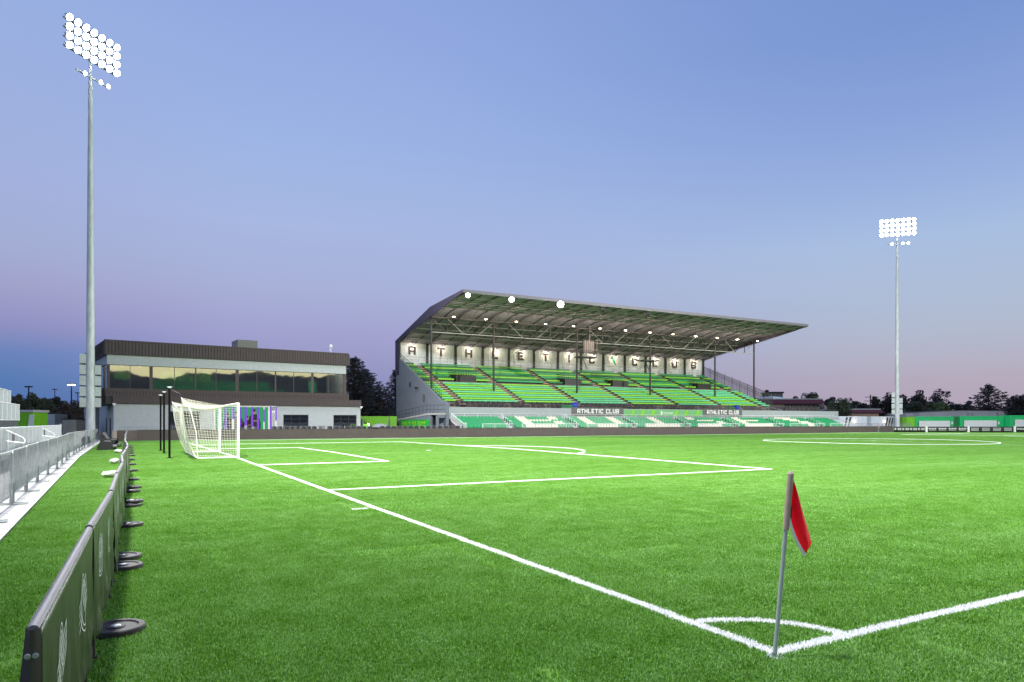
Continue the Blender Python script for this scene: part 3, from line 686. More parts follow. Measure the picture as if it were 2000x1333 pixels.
# barriers and chairs behind the boards
BM2 = barrier_meshes(2.4, 1.3, .16, .012)
for i in range(18):
    x = -5.2 + i * 2.5
    if i in (4, 5): continue
    barrier(x + 2.4, 75.3 if i > 2 else 77.5, R(90), '%s white steel barrier from the left behind the brown board wall' % ORD[i], 'steel barriers behind the board wall', BM2)
def chair_mesh(pad=True):
    b = MB(); b.m = 1
    for sx_ in (-.21, .21):
        b.tube((sx_, -.2, 0), (sx_, .16, .88), .012, n=5); b.tube((sx_, .2, 0), (sx_, -.2, .45), .012, n=5)
    b.m = 0
    b.prism([(-.22, .43), (.2, .45), (.2, .48), (-.22, .47)], 'x', -.22, .22)
    vs = []
    for j in range(4):
        for i in range(7):
            u = -1 + i / 3; z = .62 + j * .1; w_ = .23 * (1 if j < 3 else .8); vs.append((u * w_, .10 + j * .035 - .03 * (1 - u * u) + .02, z))
    b.add(vs, [(j * 7 + i, j * 7 + i + 1, (j + 1) * 7 + i + 1, (j + 1) * 7 + i) for j in range(3) for i in range(6)])
    vs = [(v[0], v[1] + .03, v[2]) for v in vs]; b.add(vs, [(j * 7 + i, j * 7 + i + 1, (j + 1) * 7 + i + 1, (j + 1) * 7 + i) for j in range(3) for i in range(6)])
    return b.mesh('chair', [M['black'], M['dark']], fix=False)
CH = chair_mesh()
nfc = 0
for seg_ in ((532, 8, 11.2), (641, 8, 11.2), (744, 6, 11.2), (799, 10, 11.6)):
    for i in range(seg_[1]):
        px = seg_[0] + i * seg_[2] + 4; X_ = gx(px, 74.4)
        o = link('folding_chair', CH, None, (X_, 74.4, .0), (0, 0, R(0)), (1.2, 1.1, 1.42)); tag(o, '%s black folding chair from the left behind the brown board wall' % ORD[nfc], 'chair', 'black folding chairs behind the board wall'); nfc += 1

# ------------------------------------------------------------------ dark metal benches by the boards
BENCHM = mat('glossy_dark_bench', (.10, .09, .09), .3, .2, .2, 3)
def bench(x, y, rz, label, sc_=1.):
    t = thing('team_bench', label, 'bench', (x, y, crown(0, y + 2) + .02), rz)
    MB().box(-.04, .36, 0, 4.2, .42, .46).box(.30, .34, 0, 4.2, .34, .42).build('seat', BENCHM, t)
    b = MB(); b.add([(-.10, 0, .50), (-.42, 0, .98), (-.10, 4.2, .50), (-.42, 4.2, .98), (-.14, 0, .48), (-.46, 0, .96), (-.14, 4.2, .48), (-.46, 4.2, .96)], [(0, 1, 3, 2), (4, 6, 7, 5), (1, 5, 7, 3), (0, 4, 5, 1), (2, 3, 7, 6), (0, 2, 6, 4)])
    b.build('backrest', BENCHM, t)
    b = MB()
    for y_ in (.3, 2.1, 3.9): b.beam((-.12, y_, .5), (-.4, y_, .02), .05, .05).beam((.3, y_, .42), (.34, y_, .02), .05, .05).beam((-.4, y_, .03), (.42, y_, .03), .05, .05).beam((-.1, y_, .42), (-.44, y_, .95), .04, .04)
    b.build('legs', M['dark'], t)
    MB().box(-.06, .0, 0, 4.2, .06, .42).build('back_panel', BENCHM, t)
    for ye in (-.04, 4.2): MB().prism([(-.42, .0), (.44, .0), (.40, .5), (-.04, .52), (-.36, 1.02), (-.48, 1.0), (-.2, .45)], 'y', ye, ye + .04).build('end_panel', M['dark'], t)
    b = MB(); b.box(.02, .30, .1, 4.1, .12, .2).box(.45, .70, 0, 4.2, .16, .2).box(.55, .6, .3, .35, 0, .16).box(.55, .6, 3.8, 3.85, 0, .16); b.build('foot_rest', M['dark'], t)
bench(-5.65, 45.5, R(2), 'dark metal team bench beside the path, the nearer of two'); bench(-5.6, 51, R(-2), 'dark metal team bench beside the path, the farther of two')
# ------------------------------------------------------------------ clubhouse
P0 = at(207, 76); CA = R(5.65)
ct = thing('clubhouse', 'two-storey grey clubhouse with dark brown metal bands and a strip of large windows', 'building', (P0[0], P0[1], -.05), CA)
ux, uy = math.cos(CA), math.sin(CA)
def cs(px, off=0.):                       # distance along the front of the clubhouse (set back by off) of a photo column
    bx, by = P0[0] - uy * off, P0[1] + ux * off; t_ = fr(px)
    fx, fy = math.cos(YAW), math.sin(YAW)
    # (b+s*u-c) . (right - t*fwd) = 0
    kx, ky = math.sin(YAW) - t_ * fx, -math.cos(YAW) - t_ * fy
    return -((bx - CX) * kx + (by - CY) * ky) / (ux * kx + uy * ky)
SR = cs(676)                               # right end of the upper storey
SW = cs(704)                               # right end of the ground floor
SL0 = cs(222)
ZT, ZF, ZWT, ZWB, ZB1, ZB2 = 10.85, 9.25, 8.17, 5.53, 4.70, 3.88
D_ = 22.; SK = R(98.3) - CA                # direction of the slightly splayed left side
def lx(y, x0=0.): return x0 + y * math.cos(SK) / math.sin(SK)
def slab(name, x0, x1, y0, y1, z0, z1, m, parent=ct):   # block whose left side follows the splay
    b = MB(); b.prism([(lx(y0, x0), y0), (x1, y0), (x1, y1), (lx(y1, x0), y1)], 'z', z0, z1); return b.build(name, m, parent)
# upper fascia with ribs
fa = MB(); fa.prism([(lx(-.0, -.15), -.15), (SR + .25, -.15), (SR + .25, D_), (lx(D_, -.15), D_)], 'z', ZF, ZT)
n = int((SR + .4) / .33)
for i in range(n + 1): x_ = -.12 + i * .33; fa.box(x_ + .05, x_ + .29, -.19, -.15, ZF + .05, ZT - .12); fa.m = 1; fa.box(x_ - .03, x_ + .04, -.155, -.151, ZF + .05, ZT - .12); fa.m = 0  # black strips paint the shade in the gaps between ribs
fa.box(-.2, SR + .3, -.21, -.12, ZT - .10, ZT + .04)
for i in range(60):
    y_ = .2 + i * .36; xx = lx(y_, -.15); fa.box(xx - .04, xx + .0, y_, y_ + .05, ZF + .05, ZT - .1)
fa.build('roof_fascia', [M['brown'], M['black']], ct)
slab('roof_deck', .1, SR + .0, .1, D_ - .2, ZT - .35, ZT - .3, M['hvac'])
slab('upper_wall', .1, SR, .0, .35, ZWT, ZF - .002, M['stucco'])
slab('rear_wall', .1, SR, D_ - .4, D_ - .1, 0, ZF - .002, M['stucco'])
sw = MB(); sw.box(SR - .25, SR, .36, D_ - .41, ZB1, ZF - .004); sw.build('side_wall', M['stucco'], ct)
# left side: wall top band, piers and blue windows
sdw = MB()
for (ya, yb, za, zb) in ((.36, D_ - .4, ZWT + .1, ZF - .004), (9, D_ - .4, ZB1, ZWT + .1)):
    sdw.add([(lx(ya, .1), ya, za), (lx(yb, .1), yb, za), (lx(yb, .4), yb, za), (lx(ya, .4), ya, za), (lx(ya, .1), ya, zb), (lx(yb, .1), yb, zb), (lx(yb, .4), yb, zb), (lx(ya, .4), ya, zb)],
            [(0, 1, 2, 3), (4, 5, 6, 7), (0, 1, 5, 4), (1, 2, 6, 5), (2, 3, 7, 6), (3, 0, 4, 7)])
sdw.build('side_wall', M['stucco'], ct)
glassm = bpy.data.materials.new('window_glass'); glassm.use_nodes = True
t_ = glassm.node_tree; t_.nodes.clear(); o_ = t_.nodes.new('ShaderNodeOutputMaterial'); gl = t_.nodes.new('ShaderNodeBsdfGlossy'); gl.inputs['Roughness'].default_value = .02; gl.inputs['Color'].default_value = (.92, .92, .85, 1)
tp = t_.nodes.new('ShaderNodeBsdfTransparent'); tp.inputs[0].default_value = (.75, .8, .8, 1); mx = t_.nodes.new('ShaderNodeMixShader'); mx.inputs[0].default_value = .62
gn = t_.nodes.new('ShaderNodeNewGeometry'); nz = t_.nodes.new('ShaderNodeTexNoise'); nz.inputs['Scale'].default_value = .35; t_.links.new(gn.outputs['Position'], nz.inputs['Vector'])
bp = t_.nodes.new('ShaderNodeBump'); bp.inputs['Strength'].default_value = .25; bp.inputs['Distance'].default_value = .02; t_.links.new(nz.outputs['Fac'], bp.inputs['Height']); t_.links.new(bp.outputs[0], gl.inputs['Normal'])
t_.links.new(tp.outputs[0], mx.inputs[1]); t_.links.new(gl.outputs[0], mx.inputs[2]); t_.links.new(mx.outputs[0], o_.inputs[0])
mul = [214.3, 254.5, 295.4, 341, 382.8, 422.7, 463.8, 502.6, 539, 574.6, 610.9, 641.8, 671.5]; thick = {295.4: .32, 463.8: .32, 610.9: .26, 539: .12, 382.8: .10}
for a_, c_ in zip(mul, mul[1:]):
    xa, xb = cs(a_), cs(c_); w_ = MB().box(xa + .02, xb - .02, .16, .18, ZWB + .05, ZWT - .04).build('window', glassm, ct)
    f_ = MB()
    f_.box(xa + .0, xa + .02, .08, .2, ZWB + .05, ZWT - .05).box(xb - .022, xb - .001, .08, .2, ZWB + .05, ZWT - .05).box(xa, xb - .001, .07, .2, ZWT - .05, ZWT - .003).box(xa, xb - .001, .07, .2, ZWB + .002, ZWB + .05)
    f_.build('frame', M['brown'], w_)
f_ = MB()
for m_, wd in thick.items(): q = cs(m_); f_.box(q - wd / 2, q + wd / 2, .03, .24, ZWB + .003, ZWT - .001)
f_.box(.1, cs(214.3) - .0, .02, .3, ZWB, ZWT).box(cs(671.5), SR, .02, .3, ZWB, ZWT)
f_.build('mullion', M['brown'], ct)
# side windows
for (ya, yb) in ((.7, 3.4), (3.6, 8.8)):
    b = MB(); b.quad((lx(ya, .25), ya, ZWB + .1), (lx(yb, .25), yb, ZWB + .1), (lx(yb, .25), yb, ZWT + .05), (lx(ya, .25), ya, ZWT + .05)); w_ = b.build('window', glassm, ct)
    f_ = MB()
    for yy in (ya, yb): f_.beam((lx(yy, .22), yy, ZWB + .1), (lx(yy, .22), yy, ZWT + .05), .14, .14)
    f_.build('frame', M['brown'], w_)
# brown bands below the windows
bd = MB(); bd.prism([(lx(0, -.1), -.1), (SR + .35, -.1), (SR + .35, 3.), (lx(D_, -.1), D_), (lx(D_, .5), D_), (lx(2, .5), 2.)], 'z', ZB1, ZWB)
for i in range(int((SR + .4) / .33)): x_ = -.05 + i * .33; bd.m = 1; bd.box(x_, x_ + .07, -.106, -.101, ZB1 + .08, ZWB - .32); bd.m = 0  # black strips paint the shaded grooves of the ribbing
bd.box(-.12, SR + .38, -.15, -.09, ZWB - .0, ZWB + .05).box(-.12, SR + .38, -.15, -.1, ZWB - .30, ZWB - .27)
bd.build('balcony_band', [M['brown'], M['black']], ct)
ld = MB(); ld.prism([(SL0 - .1, -.25), (SW, -.25), (SW, 12), (SL0 - .1 + lx(12), 12)], 'z', ZB2, ZB1 - .01)
for i in range(4): ld.box(SL0 - .1, SW, -.27, -.25, ZB2 + .1 + i * .2, ZB2 + .115 + i * .2)
ld.box(SL0 - .12, SW + .02, -.29, -.2, ZB1 - .05, ZB1 + .03)
ld.build('lower_band', M['brown'], ct)
MB().box(cs(206), SL0 - .11, -.05, 1.2, ZB2 - .1, ZB1 - .012).build('corner_soffit', M['dark'], ct)
sbx = MB(); sbx.add([(lx(ya, xo), ya, z) for z in (ZB2 - .3, ZB1 + .9) for (ya, xo) in ((1.4, -1.0), (5.5, -1.0), (5.5, .1), (1.4, .1))], [(0, 1, 2, 3), (4, 5, 6, 7), (0, 1, 5, 4), (1, 2, 6, 5), (2, 3, 7, 6), (3, 0, 4, 7)])
sbx.build('side_bay', M['dark'], ct)
# interior seen through the glass
slab('floor_slab', .4, SR - .3, .36, D_ - .45, ZWB - .35, ZWB - .3, M['dark'])
slab('ceiling', .4, SR - .3, .36, D_ - .45, ZWT + .35, ZWT + .4, M['dark'])
slab('partition', .5, SR - .3, 7.0, 7.1, ZWB - .28, ZWT + .33, mat('interior_wall', (.07, .07, .08), .8, 0, .2, 1))
cn = MB().box(cs(318), cs(560), 1.2, 1.3, ZWB - .28, ZWB + .42); cn.build('counter', mat('green_counter', (.02, .42, .12), .5, 0, .1, 2), ct)
MB().box(cs(305), cs(539), 2.9, 3.0, ZWB - .28, ZWB + 1.35).build('counter', M['dgreen'], ct)
MB().box(cs(618), cs(634), 3, 3.1, ZWB - .2, ZWB + 1.7).build('curtain', M['green'], ct)
lf = MB(); rl = random.Random(9)
for (xa, xb) in ((cs(228), cs(257)), (cs(320), cs(345)), (cs(345), cs(376)), (cs(378), cs(420))):
    for _ in range(260):
        u = rl.random(); x_ = xa + (xb - xa) * u; z_ = ZWB + 1.15 + rl.random() * (1.1 if u > .2 else .6); s = rl.uniform(.05, .16); a_ = rl.uniform(0, 3.1)
        lf.m = rl.choice((0, 0, 1, 2)); y_ = 2.6 + rl.uniform(-.06, .06)
        lf.quad((x_ - s * math.cos(a_), y_, z_ - s * math.sin(a_)), (x_ + s * .4 * math.sin(a_), y_ + .02, z_ - s * .4 * math.cos(a_)), (x_ + s * math.cos(a_), y_, z_ + s * math.sin(a_)), (x_ - s * .4 * math.sin(a_), y_ - .02, z_ + s * .4 * math.cos(a_)))
lf.build('hanging_plants', [M['lime'], M['green'], M['dgreen']], ct, fix=False)
MB().box(cs(512), cs(517), 6.9, 6.95, ZWB + 1.1, ZWB + 1.4).build('screen', M['screen'], ct)
for q in (240, 275, 340, 390, 430, 480, 520, 570, 625, 655):
    l = point('interior_lamp', (cs(q), .75, ZWT + .1), 300, ct, .2, (1, .9, .75))
# ground floor: front wall with openings
op = [(331, 390.5, 3.05), (553.4, 602.7, 2.75), (651.3, 696.7, 2.75)]
b = MB(); x_ = SL0
for (a_, c_, zt) in op:
    xa, xb = cs(a_, 0), cs(c_, 0); b.box(x_, xa, 0, .3, 0, ZB2); b.box(xa, xb, 0, .3, zt, ZB2); x_ = xb
    dr = MB(); 
    for k in range(1, 5): dr.box(xa, xb, .12, .18, zt * k / 5 - .03, zt * k / 5 + .03)
    dr.box(xa, xa + .09, .1, .2, 0, zt).box(xb - .09, xb, .1, .2, 0, zt).box(xa + .09, xb - .09, .1, .2, zt - .09, zt)
    for k in (1, 2): q = xa + (xb - xa) * k / 3; dr.box(q - .03, q + .03, .11, .19, 0, zt)
    gd = dr.build('glass_door', M['dark'], ct); MB().box(xa + .09, xb - .09, .14, .15, 0, zt - .09).build('pane', GLD if 'GLD' in globals() else glassm, gd)
b.box(x_, SW, 0, .3, 0, ZB2); b.box(SW - .3, SW, .3, 12, 0, ZB2)
b.add([(lx(ya, SL0 + xo), ya, z) for z in (0, ZB2 - .11) for (ya, xo) in ((.3, 0), (12, 0), (12, .3), (.3, .3))], [(0, 1, 2, 3), (4, 5, 6, 7), (0, 1, 5, 4), (1, 2, 6, 5), (2, 3, 7, 6), (3, 0, 4, 7)])
b.build('wall', M['stucco'], ct)
MB().box(SL0 + .4, SW - .4, 5, 5.1, 0, ZB2).build('partition', mat('bar_wall', (.05, .03, .08), .8, 0, .5, 1.2), ct)
MB().box(SL0 + .4, SW - .4, .31, 5, ZB2 - .05, ZB2).build('ceiling', M['dark'], ct)
MB().box(SL0 + .4, SW - .4, .31, 5, -.02, .02).build('floor_slab', M['dark'], ct)
for (a_, c_, m_) in ((333, 346, 'purple'), (368, 384, 'beige'), (555, 566, 'lime'), (660, 684, 'purple')):
    MB().box(cs(a_), cs(c_), 2.6, 3.0, .6, 2.0 if m_ != 'purple' else 1.6).build('bar_counter', M[m_], ct)
for q in (360, 578, 674): point('interior_lamp', (cs(q), 2.2, ZB2 - .5), 14, ct, .2, (1, .9, .8))
# side doors, cameras, wall lights
dj = MB(); dj.add([(lx(y, SL0 - .03), y, z) for z in (0, 2.3) for y in (2., 3.)], [(0, 1, 3, 2)]).add([(lx(y, SL0 - .03), y, z) for z in (0, 2.3) for y in (5., 6.)], [(0, 1, 3, 2)]); dj.build('side_door', M['brown'], ct)
for (x_, y_) in ((SL0 + .1, -.3), (SW + .1, -.2)):
    MB().box(x_ - .25, x_ + .1, y_ - .1, y_ + .02, ZB2 - .12, ZB2 + .02).tube((x_ - .1, y_ - .05, ZB2 - .12), (x_ - .1, y_ - .05, ZB2 - .28), .09).build('security_camera', M['whitem'], ct)
# mural
mx0, mx1 = cs(417), cs(540.5); mw = mx1 - mx0; mz0, mz1 = .55, 3.84
mt = MB().box(mx0, mx1, -.05, -.002, mz0, mz1).build('mural', M['white'], ct)
ST = {m: MB() for m in ('green', 'purple', 'black', 'white', 'skin', 'dgreen')}
def strip(m, a_, c_, z0=0., z1=1., lay=1):
    ST[m].box(mx0 + mw * a_, mx0 + mw * c_, -.05 - lay * .006, -.05 - lay * .006 + .004, mz0 + .03 + (mz1 - mz0 - .12) * z0, mz0 + .03 + (mz1 - mz0 - .12) * z1)
strip('green', .03, .07); strip('purple', .07, .10, 0, 1); strip('green', .12, .86, 0, .97)
def fig(cx_, hz, s, parts):      # simple figure: torso, shoulders, head, hair
    def ell(m, x_, z_, rx, rz_, lay):
        y_ = -.05 - lay * .006; ST[m].add([(mx0 + mw * x_ + rx * s * math.cos(a), y_, mz0 + z_ + rz_ * s * math.sin(a)) for a in [2 * math.pi * i / 18 for i in range(18)]], [tuple(range(18))])
    y_ = -.05 - 2 * .006
    tors = [(-.62, 0), (-.66, .5), (-.52, .95), (-.2, 1.12), (.2, 1.12), (.52, .95), (.68, .5), (.6, 0)]
    top_ = hz
    ST['black'].add([(mx0 + mw * cx_ + u * s, y_, mz0 + .06 + v * (top_ - .3) / 1.12) for u, v in tors], [tuple(range(8))])
    ell('skin', cx_, top_ + .0, .19, .27, 3); ell('black', cx_ - .01, top_ + .17 * s, .22, .16, 4)
    ell('skin', cx_ + .03, top_ - .95 * s, .3, .06, 3)
fig(.215, 2.1, .9, 0); fig(.36, 2.2, 1.1, 0); fig(.52, 1.75, .9, 0); fig(.63, 2.5, 1.15, 0)
for a_, c_ in ((.165, .20), (.275, .315), (.395, .42), (.475, .515), (.58, .615), (.675, .71), (.775, .80)): strip('purple', a_, c_, 0, .97, 5)
for a_, c_, z0_, z1_ in ((.275, .315, 0, .5), (.478, .514, .05, .25), (.582, .613, .02, .18), (.777, .798, .0, .4), (.777, .798, .88, 1)): strip('white', a_, c_, z0_, z1_, 6)
strip('white', .855, .88, 0, 1, 2); strip('purple', .885, .915, 0, 1, 5); strip('purple', .975, .998, .45, 1, 5); strip('purple', .975, .998, 0, .07, 5)
strip('black', .925, .963, .85, .97, 5); strip('white', .935, .953, .885, .935, 6)
for i in range(22):
    for j in range(4): 
        if (i + j) % 2: strip('black', .922 + j * .0115, .932 + j * .0115, .02 + i * .034, .045 + i * .034, 5)
for m_, b in ST.items():
    if b.v: b.build(m_ + '_print' if m_ != 'dgreen' else 'print', M[m_], mt, fix=False)
# roof equipment
hx0, hx1 = cs(466, 4), cs(503, 4)
hv = MB().box(hx0 - .1, hx1, 4, 7.2, ZT - .3, ZT + 1.35)
for i in range(14): q = hx0 + (hx1 - hx0) * (i + .5) / 14; hv.box(q, q + .03, 3.97, 4, ZT + .1, ZT + 1.2)
hv.box(hx0 - .2, hx1 + .1, 3.9, 7.3, ZT - .3, ZT - .0).box(hx0 - .14, hx1 + .04, 3.95, 7.25, ZT + 1.35, ZT + 1.4)
hv.build('rooftop_unit', M['hvac'], ct)
MB().box(cs(425, 5), cs(460, 5), 5, 6, ZT, ZT + .25).build('roof_duct', M['galv'], ct)
ax_ = cs(646.5, 1)
an = MB().tube((ax_, 1, ZT - .3), (ax_, 1, ZT + .95), .05).lathe([(.02, 0), (.2, .05), (.22, .25), (.15, .42), (.02, .5)], (ax_, 1, ZT + .75), 12).tube((ax_ - .3, 1, ZT + .3), (ax_, 1, ZT + .7), .03).box(ax_ - .2, ax_ - .14, .95, 1.05, ZT + .7, ZT + 1.1)
an.build('roof_antenna', M['whitem'], ct)
# ------------------------------------------------------------------ text in block letters
GL = {'A': [(0, 0, 1, 4.6), (3, 0, 4, 4.6), (.5, 4, 3.5, 5), (1, 1.6, 3, 2.5)], 'T': [(0, 4, 4, 5), (1.5, 0, 2.5, 4)], 'H': [(0, 0, 1, 5), (3, 0, 4, 5), (1, 2, 3, 3)],
      'L': [(0, 0, 1, 5), (1, 0, 3.6, 1)], 'E': [(0, 0, 1, 5), (1, 0, 3.6, 1), (1, 4, 3.6, 5), (1, 2, 3.1, 3)], 'I': [(1.5, 0, 2.5, 5)],
      'C': [(0, .4, 1, 4.6), (.4, 4, 3.6, 5), (.4, 0, 3.6, 1), (3, 3.4, 4, 4.6), (3, .4, 4, 1.6)], 'U': [(0, .4, 1, 5), (3, .4, 4, 5), (.4, 0, 3.6, 1)],
      'B': [(0, 0, 1, 5), (1, 4, 3.5, 5), (1, 2.05, 3.4, 2.95), (1, 0, 3.5, 1), (3, .5, 4, 2.3), (3, 2.7, 4, 4.5)], 'R': [(0, 0, 1, 5), (1, 4, 3.5, 5), (1, 2, 3.5, 3), (3, 2.6, 4, 4.5), (3, 0, 4, 2.1)],
      'S': [(.4, 4, 3.8, 5), (0, 2.6, 1, 4.6), (.4, 2.1, 3.6, 3), (3, .5, 4, 2.5), (.2, 0, 3.6, 1)], 'O': [(0, .5, 1, 4.5), (3, .5, 4, 4.5), (.5, 4, 3.5, 5), (.5, 0, 3.5, 1)]}
def letters(b, txt, x0, x1, z0, z1, y0, y1):
    ws = {'I': 1.6, ' ': 2.2}; tot = sum(ws.get(c, 4) + .9 for c in txt) - .9; k = (x1 - x0) / tot; q = (z1 - z0) / 5; x_ = x0
    for c in txt:
        off = -1.2 * k if c == 'I' else 0
        for i, (a, z_, c2, d2) in enumerate(GL.get(c, [])): e = .001 * i; b.box(x_ + a * k + off, x_ + c2 * k + off, y0 - e, y1, z0 + z_ * q, z0 + d2 * q)
        x_ += (ws.get(c, 4) + .9) * k
# ------------------------------------------------------------------ the grandstand
GX0, GX1, WY = 31.4, 94.25, 97.2
gs = thing('grandstand', 'covered grandstand with green benches, lit letters on its back wall and a sloping roof', 'grandstand', (GX0, 78.5, -.05))
OX, OY = GX0, 78.5
def G(b): b.v = [(x - OX, y - OY, z + .05) for x, y, z in b.v]; return b
NR_, Y00, Z00 = 19, 80.3, 4.35          # rows of benches: tread .86, rise .335
TR, RS = .865, .335
def row(i): return Y00 + i * TR, Z00 + i * RS
stairs = [34.3 + 9.49 * k for k in range(7)]
AISLE = 9                                # cross aisle replaces this row
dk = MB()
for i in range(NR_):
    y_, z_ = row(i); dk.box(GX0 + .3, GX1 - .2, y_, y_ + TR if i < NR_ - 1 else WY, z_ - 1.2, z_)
G(dk).build('seating_deck', mat('shaded_seat_riser', (.15, .125, .115), .85, 0, .3, 1.5), gs)  # deck colour darkened for the shade between the benches
# benches, block by block
edges = [GX0 + .7] + [s for s in stairs] + [GX1 - .5]
rb = random.Random(12); bench_list = []
vom = {1, 3, 4, 6}
pat_top = ['dgreen', 'lime', 'green', 'lime', 'dgreen', 'green', 'lime', 'dgreen', 'lime']
for k in range(len(edges) - 1):
    xa = edges[k] + (.55 if k else 0); xb = edges[k + 1] - (.55 if k < len(edges) - 2 else 0)
    sh = rb.randrange(3)
    for i in range(NR_):
        if i == AISLE: continue
        if i < AISLE: c = ('lime', 'teal')[(i + (k % 2)) % 2] if rb.random() > .12 else 'teal'
        else: c = ('lime', 'dgreen', 'green', 'lime', 'green', 'dgreen')[(i * 1 + sh + k * 2) % 6]
        segs = [(xa, xb)]
        if k in vom and AISLE < i <= AISLE + 3:
            m_ = (edges[k] + edges[k + 1]) / 2; segs = [(xa, m_ - 1.7), (m_ + 1.9, xb)]
        for (a_, c_) in segs: bench_list.append((a_, c_, i, c))
def bench_mb(b, a_, c_, i):
    y_, z_ = row(i); b.box(a_, c_, y_ + .36, y_ + .72, z_ + .40, z_ + .44).box(a_, c_, y_ + .33, y_ + .36, z_ + .225, z_ + .445)
    n = max(2, int((c_ - a_) / 1.8))
    for q in range(n + 1): x_ = a_ + .1 + (c_ - a_ - .2) * q / n; b.box(x_ - .02, x_ + .02, y_ + .5, y_ + .54, z_, z_ + .40)
bench_list.sort(key=lambda q: -(q[1] - q[0]) / (q[0] + q[2] * .8))
for (a_, c_, i, c) in bench_list[:100]:
    b = MB(); bench_mb(b, a_, c_, i); G(b).build('bench', M[c], gs)
rest = MB(); ml = ['lime', 'dgreen', 'green', 'teal']
for (a_, c_, i, c) in bench_list[100:]: rest.m = ml.index(c); bench_mb(rest, a_, c_, i)
o = G(rest).build('bench', [M[c] for c in ml], gs); o['kind'] = 'stuff'
# stairways with half steps and centre rails
for s in stairs:
    b = MB(); b.m = 0
    for i in range(NR_):
        y_, z_ = row(i); b.box(s - .5, s + .5, y_ - .42, y_ + .002, z_ - RS / 2 - .1, z_ - RS / 2)
    b.m = 1
    for i in range(NR_): y_, z_ = row(i); b.box(s - .52, s + .52, y_ - .012, y_ - .002, z_ - .12, z_ - .002)
    G(b).build('stairway', [M['deckc'], mat('stair_nosing', (.14, .06, .05), .7) if s == stairs[0] else bpy.data.materials['stair_nosing']], gs)
# vomitories, the dark inside each opening painted as a solid black block
for k in vom:
    m_ = (edges[k] + edges[k + 1]) / 2; y_, z_ = row(AISLE); b = MB()
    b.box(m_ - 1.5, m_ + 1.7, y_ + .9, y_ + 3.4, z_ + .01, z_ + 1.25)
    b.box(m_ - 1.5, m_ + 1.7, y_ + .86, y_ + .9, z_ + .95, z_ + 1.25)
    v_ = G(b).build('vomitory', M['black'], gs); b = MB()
    for z2 in (1.3, 1.75, 2.1): b.path([(m_ - 1.6, y_ + .9, z_ + z2), (m_ - 1.6, y_ + 3.4, z_ + z2), (m_ + 1.8, y_ + 3.4, z_ + z2), (m_ + 1.8, y_ + .9, z_ + z2 - .6)], .03, 5)
    for q in range(9): x_ = m_ - 1.6 + q * .42; b.tube((x_, y_ + 3.4, z_ + 1.1), (x_, y_ + 3.4, z_ + 2.1), .02, n=4)
    for q in range(9): b.tube((m_ - 1.6 + q * .42, y_ + .88, z_ + 1.2), (m_ - 1.6 + q * .42, y_ + .88, z_ + 2.1), .02, n=4)
    b.path([(m_ - 1.6, y_ + .88, z_ + 2.1), (m_ + 1.8, y_ + .88, z_ + 2.1)], .03, 5)
    G(b).build('guard_rail', M['dark'], v_)
# back wall with ribs and posts
NPN = 13; PS = (GX1 - GX0 - .1) / NPN; zt0, zt1 = row(NR_ - 1)[1], 13.95
b = MB(); b.box(GX0, GX1, WY, WY + .25, 8, zt1)
x_ = GX0
while x_ < GX1: b.box(x_, x_ + .06, WY - .03, WY, 10.2, zt1 - .02); x_ += .40
G(b).build('back_wall', M['wallw'], gs)
G(MB().box(GX0 - .02, GX1, WY + .25, WY + .30, 0, 14.0)).build('rear_cladding', M['sidewall'], gs)
b = MB()
for z_ in (11.35, 11.8): b.tube((GX0, WY - .35, z_), (GX1, WY - .35, z_), .025, n=5)
for i in range(NPN * 2): b.tube((GX0 + 1 + i * PS / 2, WY - .35, 10.3), (GX0 + 1 + i * PS / 2, WY - .35, 11.8), .02, n=4)
G(b).build('wall_rail', M['galv'], gs)
for i in range(NPN + 1):
    x_ = GX0 + .05 + i * PS; G(MB().box(x_ - .17, x_ + .17, WY - .28, WY - .05, 9.5, 13.95)).build('wall_post', M['dark'], gs)
txt = 'ATHLETIC*CLUB'
for i, c in enumerate(txt):
    xc = GX0 + PS * (i + .5)
    if c == '*':
        b = MB(); pl = [(-.55, .75), (-.1, .62), (.12, .15), (.5, -.85), (.15, -.45), (.02, -.3), (-.2, .0), (-.3, .35)]
        b.prism([(xc + u * 1., 12.85 + v) for u, v in pl], 'y', WY - .12, WY - .04); G(b).build('feather_emblem', M['green'], gs)
    else:
        b = MB(); wd = .56; letters(b, c, xc - (wd if c != 'I' else .2), xc + (wd if c != 'I' else .2), 12.15, 13.45, WY - .14, WY - .04); G(b).build('letter', mat('letter_paint', (.05, .035, .035), .6) if i == 0 else bpy.data.materials['letter_paint'], gs)
# wall lamps and hanging lamps
wl = MB(); wl.m = 0; wl.box(-.12, .12, -.1, .1, .0, .16); wl.tube((0, 0, .1), (0, .5, .3), .03); wl.m = 1; wl.lathe([(.02, -.12), (.12, -.10), (.13, -.02), (.10, .0)], n=10); WL = wl.mesh('wall_lamp', [M['dark'], M['warm']])
hl = MB(); hl.m = 0; hl.tube((0, 0, .15), (0, 0, 1.25), .02, n=5).lathe([(.25, .02), (.24, .12), (.1, .2), (.05, .24)], n=10).box(-.18, .18, -.18, .18, 1.2, 1.35); hl.m = 1; hl.lathe([(.17, -.05), (.22, -.02), (.22, .03)], n=10); HL = hl.mesh('hanging_lamp', [M['dark'], M['warm']])
def lroof(y): return 17.1 + (y - 83.7) / (97.2 - 83.7) * (13.95 - 17.1) if y > 83.7 else 17.1 + (83.7 - y) / (83.7 - 73.3) * .65
